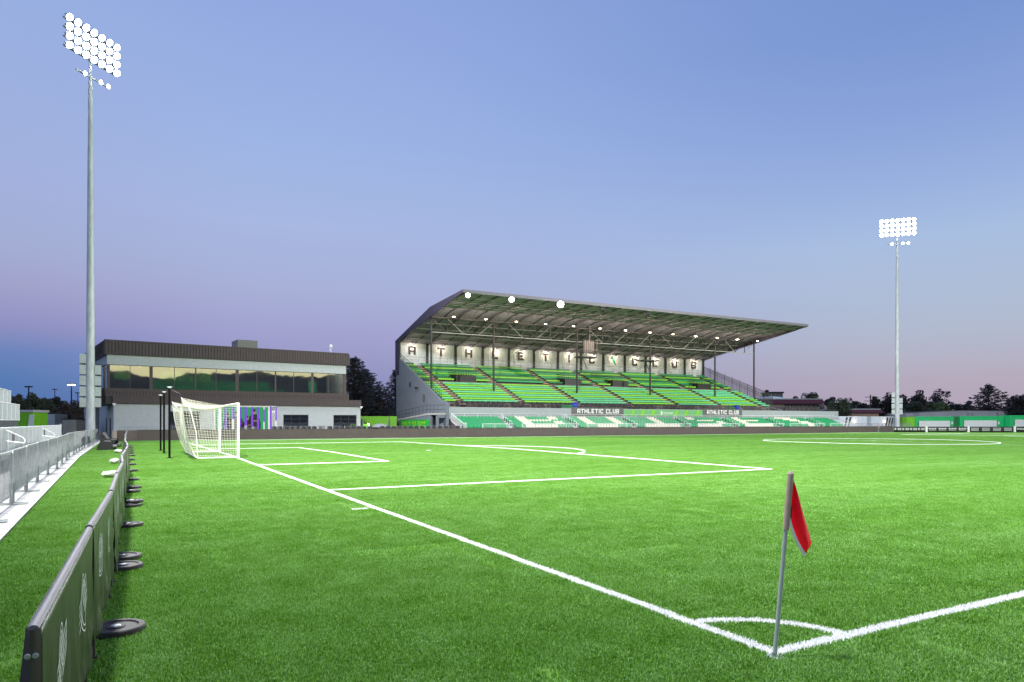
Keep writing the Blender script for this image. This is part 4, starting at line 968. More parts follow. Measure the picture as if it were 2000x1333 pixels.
for i in range(NPN):
    xc = GX0 + PS * (i + .5); o = link('wall_lamp', WL, gs, (xc - OX, WY - .8 - OY, 13.55 + .05)); point('lamp_light', (xc - OX, WY - .85 - OY, 13.35), WALL_POWER, gs)
    o = link('hanging_lamp', HL, gs, (xc - OX, 81.5 - OY, lroof(81.5) - 1.30 + .05)); point('lamp_light', (xc - OX, 81.5 - OY, lroof(81.5) - 1.45), HANG_POWER, gs, .15)
# roof
RY0, RY1, KY = 73.3, 97.6, 83.7
b = MB(); b.prism([(RY1, 13.9), (KY, 17.1), (RY0, 17.75), (RY0, 17.9), (KY, 17.3), (RY1, 14.1)], 'x', GX0 + .02, GX1 - .02); G(b).build('roof', M['roofpanel'], gs)
for xx in (GX0 - .12, GX1 - .0):
    b = MB(); b.prism([(RY1 + .1, 13.85), (RY0 - .1, 17.62), (RY0 - .1, 17.95), (KY, 17.36), (RY1 + .1, 14.15)], 'x', xx, xx + .12)
    G(b).build('gable_fascia', mat('dark_gable', (.035, .028, .05), .6, 0, .15, 1) if xx < 50 else bpy.data.materials['dark_gable'], gs)
G(MB().box(GX0 - .12, GX1 + .1, RY0 - .16, RY0 - .02, 17.60, 17.98)).build('roof_edge', mat('roof_edge_metal', (.16, .15, .18), .5, .2), gs)
G(MB().box(GX0 - .14, GX0 + .12, 96.0, WY + .4, 9.0, 13.86)).build('corner_post', mat('dark_gable2', (.035, .028, .05), .6), gs)
b = MB()
for y_ in (75.4, 77.6, 79.6, 81.0, 86.0, 88.3, 90.6, 92.9, 95.2): b.box(GX0 + .2, GX1 - .1, y_ - .05, y_ + .05, lroof(y_) - .26, lroof(y_) - .08 - .0)
G(b).build('purlin', M['purlin'], gs)
b = MB()
for i in range(NPN * 4):
    x_ = GX0 + .6 + i * PS / 4
    if i % 4 == 2: b.beam((x_, RY0 + .1, lroof(RY0) - .06), (x_, KY, 17.04), .10, .10).beam((x_, KY, 17.04), (x_, WY, lroof(WY) - .06), .10, .10)
G(b).build('roof_seam', M['dark'], gs)
RAFM = mat('rafter_steel', (.13, .12, .14), .6, 0, .1, 2)
for i in range(NPN + 1):
    x_ = GX0 + .25 + i * (PS - .02); b = MB()
    b.beam((x_, WY - .1, 13.75), (x_, KY, 16.95), .12, .26).beam((x_, KY, 16.95), (x_, RY0 + .1, 17.62), .12, .24)
    bc = lambda y: 13.7 + (WY - y) / (WY - RY0) * 3.85
    b.beam((x_, WY - 1, bc(WY - 1)), (x_, RY0 + 2, bc(RY0 + 2)), .04, .05)
    for q in range(8):
        ya = 92.5 - q * 2.1; b.beam((x_, ya, bc(ya)), (x_, ya - 1.05, lroof(ya - 1.05) - .1), .03, .03).beam((x_, ya - 1.05, lroof(ya - 1.05) - .1), (x_, ya - 2.1, bc(ya - 2.1)), .03, .03)
    G(b).build('rafter', RAFM, gs)
cols = [GX0 + .45, 41.45, 55.85, 70.3, 84.75, 94.35]; CYL = 84.6
for x_ in cols:
    G(MB().tube((x_, CYL, 5.9), (x_, CYL, 16.15), .15, n=10).tube((x_, CYL, 5.9), (x_, CYL, 6.1), .28, n=10)).build('column', M['dark'], gs, True)
RAFC = mat('truss_grey', (.24, .24, .25), .6)
b = MB(); b.beam((cols[0], CYL, 16.1), (GX1, CYL, 16.1), .14, .16); G(b).build('truss_top_chord', M['dark'], gs)
b = MB(); b.beam((cols[0], CYL, 14.1), (GX1, CYL, 14.1), .12, .12); G(b).build('truss_bottom_chord', RAFC, gs)
b = MB()
for a_, c_ in zip(cols, cols[1:]):
    n = max(4, round((c_ - a_) / 2.4)); st = (c_ - a_) / n
    for q in range(n):
        x_ = a_ + q * st; b.m = 0
        if q: b.beam((x_, CYL, 14.1), (x_, CYL, 16.1), .09, .09)
        b.m = 1 if q % 2 else 0
        if q < n / 2: b.beam((x_, CYL, 16.05), (x_ + st, CYL, 14.15), .08, .08)
        else: b.beam((x_, CYL, 14.15), (x_ + st, CYL, 16.05), .08, .08)
G(b).build('truss_web', [M['dark'], RAFC], gs)
# roof floodlights on the front edge: three lit ones face the near corner, two face away
rf = MB(); rf.m = 0; rf.lathe([(.12, -.32), (.28, -.2), (.36, 0)], n=14); rf.tube((0, 0, -.3), (0, 0, -.7), .04); rf.m = 1; rf.lathe([(.33, .005), (.3, .03), (.1, .05)], n=14)
RF = rf.mesh('roof_floodlight', [M['galvw'], M['ledb']])
rfo = MB(); rfo.lathe([(.12, -.32), (.28, -.2), (.36, 0), (.3, .03)], n=14); RFO = rfo.mesh('roof_floodlight', [M['dark']])
for i, (x_, s) in enumerate(((31.9, .8), (38.0, .95), (45.35, 1.25))):
    loc = (x_, 73.0, 17.25); d_ = (Vector((4, 2, 0)) - Vector(loc)); link('roof_floodlight', RF, gs, (loc[0] - OX, loc[1] - OY, loc[2] + .05), d_.to_track_quat('Z', 'Y').to_euler(), (s,) * 3)
    l = spot('roof_light', (loc[0] - OX, loc[1] - OY - .4, loc[2]), (4 - OX, 2 - OY, 0), ROOF_POWER * (.5, .8, 1.6)[i], None, 110, .35); l.parent = gs
for x_ in (52.3, 60.3):
    link('roof_floodlight', RFO, gs, (x_ - OX, 73.2 - OY, 17.2), (R(60), 0, R(120)))
# camera platforms hung from the columns and cabinets
for (x_, y0_) in ((57.3, 84.0), (69.6, 84.0)):
    b = MB().box(x_ - 1.9, x_ + 1.2, y0_ - .9, y0_ + .7, 11.6, 11.75).beam((x_ - .8, y0_, 11.6), (x_ - .05, y0_, 10.2), .06, .06)
    b.path([(x_ - 1.9, y0_ - .9, 12.7), (x_ + 1.2, y0_ - .9, 12.7)], .03, 5)
    for q in range(6): b.tube((x_ - 1.9 + q * .62, y0_ - .9, 11.7), (x_ - 1.9 + q * .62, y0_ - .9, 12.7), .02, n=4)
    G(b).build('camera_platform', M['dark'], gs)
b = MB()
for q in range(5): b.box(56.6 + q * .36, 56.88 + q * .36, 83.6, 84.0, 12.4 + .05 * q, 14.2)
b.tube((58.9, 83.6, 12.1), (58.9, 83.6, 14.6), .05).tube((57.6, 83.7, 14.2), (57.6, 83.7, 16.6), .06)
G(b).build('antenna_panel', mat('antenna_grey', (.22, .18, .17), .6), gs)
# left side wall under the rake, ribbed
prof_ = [(97.4, -.0), (97.4, row(18)[1] + 1.0), (95.9, row(18)[1] + .9), (80.4, row(0)[1] + .35), (78.2, 4.3), (78.2, 0)]
b = MB(); b.prism(prof_, 'x', GX0 - .02, GX0 + .28)
y_ = 78.4
while y_ < 97.3:
    zt = 4.3 + (row(0)[1] + .35 - 4.3) * (y_ - 78.2) / 2.2 if y_ < 80.4 else row(0)[1] + .35 + (y_ - 80.4) / 15.5 * (row(18)[1] + .55 - row(0)[1])
    b.box(GX0 - .06, GX0 - .02, y_, y_ + .07, 0, zt - .1); y_ += .45
G(b).build('side_wall', M['sidewall'], gs)
b = MB(); b.m = 0
b.box(GX0 - .16, GX0 - .06, 91.2, 91.5, 6.9, 7.5).box(GX0 - .5, GX0 - .06, 88.2, 88.5, 6.55, 6.7).lathe([(.0, 0), (.1, 0), (.1, .2), (.0, .2)], (GX0 - .4, 88.3, 6.35), 8)
G(b).build('security_camera', M['dark'], gs)
eb = MB(); 
for a_ in (20, 60, 110, 150, 200, 250, 300, 340): eb.beam((GX0 - .1, 86.0 + .15 * math.cos(R(a_)), 5.1 + .2 * math.sin(R(a_))), (GX0 - .1, 86.0 + .45 * math.cos(R(a_)), 5.1 + .55 * math.sin(R(a_))), .08, .14)
G(eb).build('crest', M['grey'], gs)
for side_, xs_ in ((0, GX0 + .12), (1, GX1 - .15)):
    b = MB()
    for off in (.75, 1.15): b.path([(xs_, 80.4, row(0)[1] + .35 + off), (xs_, 95.9, row(18)[1] + .55 + off)], .03, 5)
    for q in range(26): y_ = 80.4 + q * .62; z_ = row(0)[1] + .35 + (y_ - 80.4) / 15.5 * (row(18)[1] + .2 - row(0)[1]); b.tube((xs_, y_, z_), (xs_, y_, z_ + 1.15), .02, n=4)
    G(b).build('side_rail', M['dark'], gs)
# right end wall under the rake and the mesh fence along it
b = MB(); b.prism([(97.4, 0), (97.4, row(18)[1] - .1), (80.4, row(0)[1] - .1), (78.6, 3.9), (78.6, 0)], 'x', GX1 - .1, GX1 + .15); G(b).build('side_wall', M['sidewall'], gs)
mesh_m = bpy.data.materials.new('chain_mesh'); mesh_m.use_nodes = True; t_ = mesh_m.node_tree; p_ = t_.nodes['Principled BSDF']; p_.inputs['Base Color'].default_value = (.10, .10, .12, 1); p_.inputs['Alpha'].default_value = .45
b = MB(); b.quad((GX1 + .02, 97.2, row(18)[1]), (GX1 + .02, 80.4, row(0)[1]), (GX1 + .02, 80.4, row(0)[1] + 2.2), (GX1 + .02, 97.2, row(18)[1] + 2.3)); G(b).build('mesh_fence', mesh_m, gs)
b = MB()
for q in range(10): y_ = 80.4 + q * 1.86; z_ = row(0)[1] + (y_ - 80.4) / TR * RS; b.tube((GX1 + .02, y_, z_), (GX1 + .02, y_, z_ + 2.25), .035, n=5)
b.path([(GX1 + .02, 97.2, row(18)[1] + 2.3), (GX1 + .02, 80.4, row(0)[1] + 2.2)], .03, 5); G(b).build('fence_post', M['dark'], gs)
# terrace deck in front of the benches, fascia band and its signs (runs on past the stand)
FX1 = 109.3
G(MB().box(GX0 + .3, FX1, 78.55, 80.3, 3.1, 3.25)).build('terrace_deck', M['concrete'], gs)
G(MB().box(GX0 + .3, FX1, 78.4, 78.55, 2.2, 3.72)).build('fascia', M['fascia'], gs)
G(MB().box(GX0 + .35, FX1, 79.4, 79.6, -.0, 3.1)).build('under_wall', M['sidewall'], gs)
b = MB()
for z_ in (4.05, 4.4): b.tube((GX0 + .3, 78.6, z_), (FX1, 78.6, z_), .022, n=5)
for q in range(52): b.tube((GX0 + .3 + q * 1.5, 78.6, 3.25), (GX0 + .3 + q * 1.5, 78.6, 4.4), .02, n=4)
G(b).build('terrace_rail', M['dark'], gs)
def sign(pa, pb, z0, z1, m, name='sign'):
    xa, xb = gx(pa, 78.3), gx(pb, 78.3); return G(MB().box(xa, xb, 78.3, 78.39, z0, z1)).build(name, m, gs), xa, xb
for pa, pb in ((1117, 1217.5), (1373, 1449.5)):
    o, xa, xb = sign(pa, pb, 2.72, 3.86, M['grey']); b = MB(); letters(b, 'ATHLETIC CLUB', xa + (xb - xa) * .10, xb - (xb - xa) * .09, 3.02, 3.66, 78.27, 78.3); G(b).build('lettering', M['white'], o)
o, xa, xb = sign(1218, 1372.5, 2.72, 3.62, mat('pale_green_banner', (.16, .42, .16), .6)); b = MB()
for f in (.08, .2, .33, .62, .75, .9): x_ = xa + (xb - xa) * f; b.prism([(x_, 2.74), (x_ + .6, 2.74), (x_ + .9, 3.6), (x_ + .3, 3.6)], 'y', 78.285, 78.3)
G(b).build('stripe', M['lime'], o)
b = MB(); x_ = xa + (xb - xa) * .46; b.prism([(x_ + .18 * math.cos(a), 3.17 + .3 * math.sin(a)) for a in [math.pi / 6 * i for i in range(12)]], 'y', 78.26, 78.3)
for q in range(10): b.box(x_ + .35 + q * .2, x_ + .48 + q * .2, 78.27, 78.3, 3.08, 3.24)
G(b).build('emblem', M['white'], o)
# black padded chairs on the terrace
rc = random.Random(6)
for r_ in range(2):
    x_ = GX0 + 1.2 + r_ * .2; k = 0
    while x_ < FX1 - 3:
        if rc.random() > .12 and not (r_ == 0 and int(x_) % 10 == 5):
            o = link('terrace_chair', CH, None, (x_, 79.15 + r_ * .72, 3.2 + r_ * .42), (0, 0, rc.uniform(-.12, .12)), (1.1, 1.05, 1.05)); tag(o, '%s black chair from the left in the %s row on the grandstand terrace' % (ORD[k], ('front', 'rear')[r_]), 'chair', 'black chairs on the grandstand terrace'); k += 1
        x_ += .78 if r_ else .82
G(MB().box(GX0 + .3, FX1, 79.62, 80.29, 3.25, 3.62)).build('terrace_step', M['deckc'], gs)
for i, px in enumerate((1122.5, 1438.5)):
    X_ = gx(px, 79); o = MB().prism([(-.3, 0), (.3, 0), (.36, 1.0), (-.36, 1.0)], 'y', -.3, .3).box(-.4, .4, -.36, .36, 1.0, 1.08).build('bin', M['blue'], None, loc=(X_, 79.0, 3.5)); tag(o, 'bright blue bin on the terrace above the %s ATHLETIC CLUB sign' % ('left', 'right')[i], 'bin')
    o = MB().box(-2.4 if i == 0 else -2., -.5, -.02, .02, 0, .75).box(-2.4, -2.36, -.03, .03, 0, .8).build('side_panel', M['dgreen'], gs, loc=(X_ - OX, 78.75 - OY, 3.5))
# entrance ramp, pillars and the lime sign at the left end
b = MB()
RX = GX0 - 1.2
def rampz(y): return 3.15 if y < 82 else 3.15 - (y - 82) / 15 * 1.0
b.prism([(78.4, 2.95), (82, 2.95), (97, 2.0), (97, 1.75), (82, 2.7), (78.4, 2.7)], 'x', RX, GX0 - .05)
G(b).build('ramp', M['concrete'], gs)
b = MB(); b.prism([(80.9, 0), (97, 0), (97, 1.74), (82, 2.68), (80.9, 2.68)], 'x', RX + .05, RX + .3); b.box(RX + .05, GX0 - .1, 78.45, 78.75, 2.3, 2.69)
G(b).build('ramp_wall', M['sidewall'], gs)
b = MB()
for off in (.55, 1.1): b.path([(RX + .1, 78.5, 3.15 - .3 + off), (RX + .1, 82, 2.9 + off), (RX + .1, 97, 2.0 + off)], .03, 5)
for q in range(15): y_ = 78.6 + q * 1.3; b.tube((RX + .1, y_, rampz(y_) - .3), (RX + .1, y_, rampz(y_) + .8), .022, n=4)
b.path([(RX + .1, 78.5, 3.95), (GX0 - .1, 78.5, 3.95)], .03, 5); b.path([(RX + .1, 78.5, 3.4), (GX0 - .1, 78.5, 3.4)], .025, 5)
G(b).build('ramp_rail', M['dark'], gs)
so = G(MB().box(RX - .02, RX + .04, 81.2, 92.3, .0, 2.1)).build('wall_sign', mat('green_sign', (.02, .32, .04), .5, 0, .25, .8), gs)
b = MB(); letters(b, 'BUILT TO RISE', 0, 9.4, .35, 1.85, 0, .03)
b.v = [(RX - .03 - (y * .5), 91.9 - x, z) for x, y, z in b.v]; G(b).build('lettering', M['lime'], so)
b = MB().box(RX + .02, RX + .25, 78.6, 79.1, 0, 2.6).box(GX0 - .14, GX0 - .06, 78.6, 78.9, 0, 2.6); G(b).build('pillar', M['sidewall'], gs)
G(MB().box(RX + .31, GX0 - .08, 80.9, 81.0, 0, 2.5).box(RX + .0, RX + .048, 93.2, 94.8, 0, 1.6)).build('opening_shade_panel', M['black'], gs)  # black panels stand in for the shade inside the openings
# ------------------------------------------------------------------ lower stand with green plastic seats
LX0, LX1, LF = 32.0, 107.6, 74.2
ls = thing('seating_stand', 'low uncovered seating stand with rows of green and cream plastic seats and white rails', 'seating stand', (LX0, LF, -.05))
def Q(b): b.v = [(x - LX0, y - LF, z + .05) for x, y, z in b.v]; return b
def lrow(i): return LF + .35 + i * .58, .72 + i * .205
b = MB()
for i in range(7): y_, z_ = lrow(i); b.box(LX0, LX1, y_, y_ + .58, 0.05, z_)
b.box(LX0, LX1, LF - .7, LF + .35, 0.05, .55)
Q(b).build('deck', M['galv'], ls)
aisles = [39.2 + 10.1 * k for k in range(7)]; bl = [LX0 + .6] + aisles + [LX1 - 1.2]
LET = {'B': ['11110', '10001', '10001', '11110', '10001', '10001', '11110'], 'O': ['01110', '10001', '10001', '10001', '10001', '10001', '01110'], 'I': ['11111', '00100', '00100', '00100', '00100', '00100', '11111'],
       'S': ['01111', '10000', '10000', '01110', '00001', '00001', '11110'], 'E': ['11111', '10000', '10000', '11110', '10000', '10000', '11111'], '/': ['11000', '11100', '01110', '00110', '00011', '00011', '00001']}
seats = []
for k in range(len(bl) - 1):
    xa = bl[k] + (.55 if k else 0); xb = bl[k + 1] - .55; n = int((xb - xa) / .5); lt = {1: 'B', 2: 'O', 3: 'I', 4: 'S', 5: 'E', 6: '/'}.get(k)
    for i in range(7):
        for q in range(n):
            x_ = xa + (xb - xa) * (q + .5) / n; c = 'green'
            if lt:
                u = (q - n * .14) / (n * .72) * 5
                if 0 <= u < 5 and LET[lt][6 - i][int(u)] == '1': c = 'cream'
            y_, z_ = lrow(i); seats.append((x_, y_ + .25, z_, c))
def seat_mb(b, x=0, y=0, z=0):
    b.add([(x + u, y + v, z + w_) for u, v, w_ in ((-.21, -.2, .36), (.21, -.2, .36), (.21, .2, .33), (-.21, .2, .33), (-.22, .17, .38), (.22, .17, .38), (.21, .27, .74), (.12, .28, .80), (-.12, .28, .80), (-.21, .27, .74), (-.21, -.2, .32), (.21, -.2, .32), (.22, .21, .34), (-.22, .21, .34), (.21, .31, .74), (-.21, .31, .74))],
          [(0, 1, 2, 3), (4, 5, 6, 7, 8, 9), (0, 1, 11, 10), (3, 2, 5, 4), (12, 13, 15, 14), (6, 5, 12, 14), (4, 9, 15, 13), (6, 14, 15, 9, 8, 7)]); b.box(x - .03, x + .03, y - .05, y + .1, z, z + .33)
sg = {}
for c in ('green', 'cream'): b = MB(); seat_mb(b); sg[c] = b.mesh('seat', M[c] if c == 'cream' else mat('green_seat', (.008, .27, .095), .4, 0, .1, 2), fix=True)
GSM = bpy.data.materials['green_seat']
seats.sort(key=lambda s: (s[0] - CX) ** 2 + (s[1] - CY) ** 2)
for (x_, y_, z_, c) in seats[:100]: link('seat', sg[c], ls, (x_ - LX0, y_ - LF, z_ + .05))
b = MB()
for (x_, y_, z_, c) in seats[100:]: b.m = 0 if c == 'green' else 1; seat_mb(b, x_, y_, z_)
o = Q(b).build('seat', [GSM, M['cream']], ls, fix=True); o['kind'] = 'stuff'
b = MB()
for a_ in aisles:
    for i in range(7): y_, z_ = lrow(i); b.box(a_ - .45, a_ + .45, y_ - .25, y_ + .002, z_ - .2, z_ - .1)
    for i in (1, 3, 5): y_, z_ = lrow(i); b.path([(a_, y_, z_), (a_, y_, z_ + .9), (a_, y_ + .6, z_ + 1.1), (a_, y_ + .6, z_ + .2)], .022, 5)
    for s in (-1, 1):
        b.path([(a_ + s * .6, LF - .6, 1.45), (a_ + s * 1.7, LF - .65, .5), (a_ + s * 1.7, LF - .65, .1)], .024, 5); b.path([(a_ + s * .6, LF - .6, 1.0), (a_ + s * 1.2, LF - .65, .3)], .02, 5)
Q(b).build('aisle_rail', M['whitem'], ls)
b = MB(); x_ = LX0
fz = .55
cuts = [LX0 + 1.5] + aisles + [LX1]
for a_, c_ in zip(cuts, cuts[1:]):
    xa, xb = a_ + .7, c_ - .7
    for z_ in (fz + .08, fz + 1.0): b.tube((xa, LF - .6, z_), (xb, LF - .6, z_), .028, n=6)
    n = int((xb - xa) / .14)
    for q in range(n + 1): r_ = .028 if q % 12 == 0 else .010; b.tube((xa + (xb - xa) * q / n, LF - .6, fz + (.08 if q % 12 else -.5)), (xa + (xb - xa) * q / n, LF - .6, fz + 1.0), r_, n=4, cap=False)
Q(b).build('front_rail', M['whitem'], ls)
b = MB(); z7 = lrow(6)[1]
for z_ in (z7 + .9, z7 + .12): b.tube((LX0, 78.3, z_), (LX1, 78.3, z_), .026, n=6)
for q in range(41): b.tube((LX0 + q * 1.89, 78.3, z7 - .3), (LX0 + q * 1.89, 78.3, z7 + .9), .024, n=5)
Q(b).build('rear_rail', M['whitem'], ls)
for xs_ in (LX0, LX1):
    b = MB()
    for q in range(22):
        y_ = LF - .6 + q * .232; z_ = .6 + max(0, (y_ - LF - .35)) / .58 * .205; b.tube((xs_, y_, z_), (xs_, y_, z_ + 1.05), .017, n=4)
    b.path([(xs_, LF - .6, 1.65), (xs_, LF + .35, 1.65), (xs_, 78.3, z7 + 1.0)], .026, 6); b.path([(xs_, LF - .6, .62), (xs_, LF + .35, .62), (xs_, 78.3, z7)], .03, 6)
    Q(b).build('end_rail', M['whitem'], ls)
b = MB(); b.prism([(LF - .6, .0), (78.3, 0), (78.3, z7 - .1), (LF + .3, .5), (LF - .6, .5)], 'x', LX0 - .04, LX0 - .02); Q(b).build('side_skirt', M['brown'], ls)
# ------------------------------------------------------------------ right: white wall, containers, banners
Y_ = 80.5
xa, xb = gx(1612, Y_), gx(1746, Y_)
t = thing('corrugated_wall', 'white corrugated metal wall with dark slanted stripes beside the right mast', 'wall', (xa, Y_, -.05))
b = MB(); W_ = xb - xa; b.box(0, W_, 0, .1, 0, 2.9)
x_ = 0
while x_ < W_: b.box(x_, x_ + .12, -.05, 0, .05, 2.85); x_ += .35
b.build('cladding', M['wallw'], t)
b = MB()
for (pa, w_) in ((1650, .5), (1657, .5), (1729.5, .55), (1735, .5), (1740, .5)):
    x_ = gx(pa, Y_) - xa; b.prism([(x_ - .45, .5), (x_ - .45 + w_, .5), (x_ + .35 + w_, 2.75), (x_ + .35, 2.75)], 'y', -.08, -.055)
b.build('stripe', M['brown'], t)
for px in (1667, 1726):
    x_ = gx(px, Y_) - xa; b = MB(); b.lathe([(.05, 0), (.16, .05), (.16, .2), (.05, .28)], (x_, -.2, 1.75), 10); o = b.build('wall_lamp', M['warm'], t); point('lamp_light', (x_, -.5, 1.9), 14, t, .15)
# white railing between the lower stand and the mast
BM3 = barrier_meshes(3., 1.5, .16, .014)
for i in range(6):
    X_ = LX1 + .3 + i * 3.05 - 0; barrier(X_ + 3.0, 75.0, R(90), '%s white railing panel to the right of the low seating stand' % ORD[i], 'white railing panels right of the stand', BM3)
def frame_d(px, d): x, y = at(px, d); return x, y
RZ = YAW - math.pi / 2       # things standing square to this direction
def facing(name, label, cat, pa, pb, d, grp=None, z=-.08):
    x, y = at(pa, d); t = thing(name, label, cat, (x, y, z), RZ, grp); return t, (pb - pa) * d / FPX
DB = 119.5
for i, (pa, pb) in enumerate(((1745.5, 1807), (1811, 1889.5), (1893, 1979), (1983.5, 2062))):
    t, W_ = facing('banner_board', ('first', 'second', 'third', 'fourth')[i] + ' black advertising banner from the right mast along the pitch edge', 'banner', pa, pb, DB, 'black banners at the right edge', -.05)
    b = MB(); n = 40; vs = []
    for q in range(n + 1):
        x_ = W_ * q / n; sag = .06 * math.sin(x_ * 1.7 + i) 
        for (z_, yy) in ((1.02, 0), (.7, .03 * math.sin(x_ * 5)), (.35, .05 * math.sin(x_ * 4 + 1)), (.08 + (.05 * abs(math.sin(x_ * 1.6)) if i else 0), .06 * math.sin(x_ * 3))): vs.append((x_, yy, z_))
    b.add(vs, [(q * 4 + j, (q + 1) * 4 + j, (q + 1) * 4 + j + 1, q * 4 + j + 1) for q in range(n) for j in range(3)])
    o = b.build('sheet', mat('banner_black', (.012, .010, .011), .5, 0, .3, 3) if i == 0 else bpy.data.materials['banner_black'], t, True); md = o.modifiers.new('th', 'SOLIDIFY'); md.thickness = .01
    MB().tube((0, .02, 1.0), (W_, .02, 1.0), .03).tube((0, .02, 0), (0, .02, 1.0), .03).tube((W_, .02, 0), (W_, .02, 1.0), .03).build('frame', M['dark'], t)
    b = MB(); rr = random.Random(50 + i)
    for k in range(4):
        xo = W_ * (k + .5) / 4 - .65
        if i == 0:
            b.prism([(xo, .62), (xo + .3, .82), (xo + .25, .68), (xo + .55, .62), (xo + .25, .56), (xo + .32, .36)], 'y', -.075, -.068)
            for q in range(2): b.box(xo + .6, xo + 1.25, -.075, -.068, .64 - q * .2, .74 - q * .2)
        elif i == 1:
            for q in range(5): b.box(xo + q * .27, xo + q * .27 + .18, -.085, -.08, .55, .80 - .04 * (q % 2))
            b.box(xo, xo + 1.2, -.085, -.08, .38, .44)
        elif i == 2:
            for r_ in range(3):
                for q in range(7): b.box(xo + q * .19, xo + q * .19 + .12, -.085, -.08, .3 + r_ * .2, .42 + r_ * .2)
        else:
            for q in range(7): b.box(xo + q * .2, xo + q * .2 + .13, -.085, -.08, .5, .72 + .08 * (q % 3 == 0))
    b.build('print', WHITEP, t)
for i, px in enumerate((1809, 1891, 1981.3)):
    x, y = at(px, DB); o = MB().box(-.16, .16, -.16, .16, 0, 1.08).box(-.18, .18, -.18, .18, 0, .1).build('white_pad', M['whitem'], None, loc=(x, y, -.05), rz=RZ)
    tag(o, '%s white padded post from the left between the black banners' % ORD[i], 'padded post', 'white posts between the banners')
def corr(b, x0, x1, y, z0, z1, st=.3, dp=.05):
    x = x0
    while x < x1 - .05: b.box(x, min(x + st * .5, x1), y - dp, y, z0, z1); x += st
DC = 136.
k0 = DC / FPX
for i, (pa, pb, lb) in enumerate(((1763, 1862, 'first green shipping container kiosk from the right mast, with a lime end'), (1874, 1970, 'second green shipping container kiosk from the right mast'), (1972, 2075, 'third green container kiosk, cut by the right edge of the photo'))):
    t, W_ = facing('container_kiosk', lb, 'container', pa, pb, DC - (0, 0, 1.5)[i], 'green container kiosks')
    H_ = (2.92, 3.0, 3.15)[i]; x0 = (24 * k0 if i == 0 else 0)
    b = MB().box(x0, W_, 0, 2.4, 0.02, H_); corr(b, x0 + .1, W_ - .1, 0, .15, H_ - .15); b.box(x0, W_, -.07, 0, H_ - .14, H_).box(x0, x0 + .14, -.08, 0, 0, H_).box(W_ - .14, W_, -.08, 0, 0, H_)
    b.build('body', mat('kiosk_green', (.015, .52, .16), .45, 0, .1, 1.5) if i == 0 else bpy.data.materials['kiosk_green'], t)
    if i == 0:
        b = MB().box(0, x0 - .02, 0, 2.4, .02, H_ - .12); corr(b, .08, x0 - .1, 0, .15, H_ - .2); b.box(.0, x0 - .02, -.06, 0, H_ - .25, H_ - .1); b.build('lime_end', M['lime'], t)
        MB().lathe([(.12, 0), (.12, .04), (.05, .05)], n=12).build('vent', M['dark'], t).location = (x0 * .5, -.1, 1.4)
    fr0, fr1 = ((31, 92), (8, 72), (9, 75))[i]
    h0, h1 = fr0 * k0, fr1 * k0; o = MB().box(h0, h1, -.14, -.09, .45, H_ - .85).build('serving_hatch', M['whitem'], t)
    f_ = MB()
    for q in range(1, 7): z_ = .45 + (H_ - 1.3) * q / 7; f_.box(h0, h1, -.15, -.14, z_, z_ + .012)
    f_.box(h0 - .06, h0, -.16, -.08, .4, H_ - .8).box(h1, h1 + .06, -.16, -.08, .4, H_ - .8); f_.build('slat', M['dgreen'], o)
    MB().box(h1 + .25, h1 + .55, -.12, -.09, 1.4, 1.9).build('notice', M['whitem'], t)
    b = MB(); b.box(W_ + .05, W_ + 1.15, .4, .5, .02, 2.2) ; b.box(W_ + .05, W_ + 1.2, .35, .5, 2.2, H_); b.build('link_panel', M['dgreen'], t)
# low white building, red-roofed buildings
t, W_ = facing('warehouse', 'long low white warehouse behind the green container kiosks', 'building', 1769, 1968, 175)
kk = 175 / FPX
b = MB().prism([(0, 0), (W_, 0), (W_, 4.62), (W_ * .55, 4.72), (W_ * .28, 4.45), (0, 4.1)], 'y', 0, 14); b.build('wall', mat('warehouse_white', (.44, .44, .45), .8, 0, .1, .3), t)
b = MB().prism([(0, 4.1), (W_ * .28, 4.45), (W_ * .55, 4.72), (W_, 4.62), (W_, 4.74), (W_ * .55, 4.84), (W_ * .28, 4.57), (0, 4.22)], 'y', -.1, 14.1); b.build('roof', M['brown'], t)
b = MB()
for px in (1889, 1897, 1946): x_ = (px - 1769) * kk; b.box(x_, x_ + .5, -.08, 0, 0, 4.2)
b.build('panel_joint', M['galv'], t)
t, W_ = facing('red_roof_building', 'beige building with a maroon mansard roof to the right of the grandstand', 'building', 1486, 1615, 190)
kk = 190 / FPX; zr, ze, = zat(780.5, 190) + .08, zat(789, 190) + .08
MB().box(0, W_ - 1.6, 1.2, 16, 0, ze).build('wall', M['beige'], t)
b = MB(); b.add([(0, 0, ze), (W_, 0, ze), (W_ - .6, 1.4, zr), (0, 1.4, zr), (0, 18, ze), (W_, 18, ze), (W_ - .6, 17, zr), (0, 17, zr)], [(0, 1, 2, 3), (4, 7, 6, 5), (3, 2, 6, 7), (1, 5, 6, 2), (0, 3, 7, 4), (0, 4, 5, 1)]); b.build('roof', M['redroof'], t)
MB().box(0, W_ - .5, 1.3, 17.1, zr, zr + .28).build('roof_edge', M['fascia'], t)
for q in range(8):
    px = 1537 + q * 8.6; x_ = (px - 1486) * kk; w_ = MB().box(x_, x_ + .9, 1.14, 1.2, ze - 1., ze - .15).build('window', M['black'], t)
    MB().box(x_ - .3, x_ - .15, 1.0, 1.2, 0, ze).build('pilaster', M['brown'], t)
MB().lathe([(4.2, 0), (4, .35), (3, .7), (.5, .95)], (3.5 + (1500 - 1486) * kk, 8, zr + .2), 20).build('skylight', M['white'], t, True)
t, W_ = facing('rooftop_block', 'dark boxy building with railings rising behind the maroon roof', 'building', 1505, 1529, 230)
zz_ = zat(768, 230); b = MB().box(0, W_, 0, 8, 0, zz_); b.box(-.3, W_ + .3, -.3, 8, zz_, zz_ + .5)
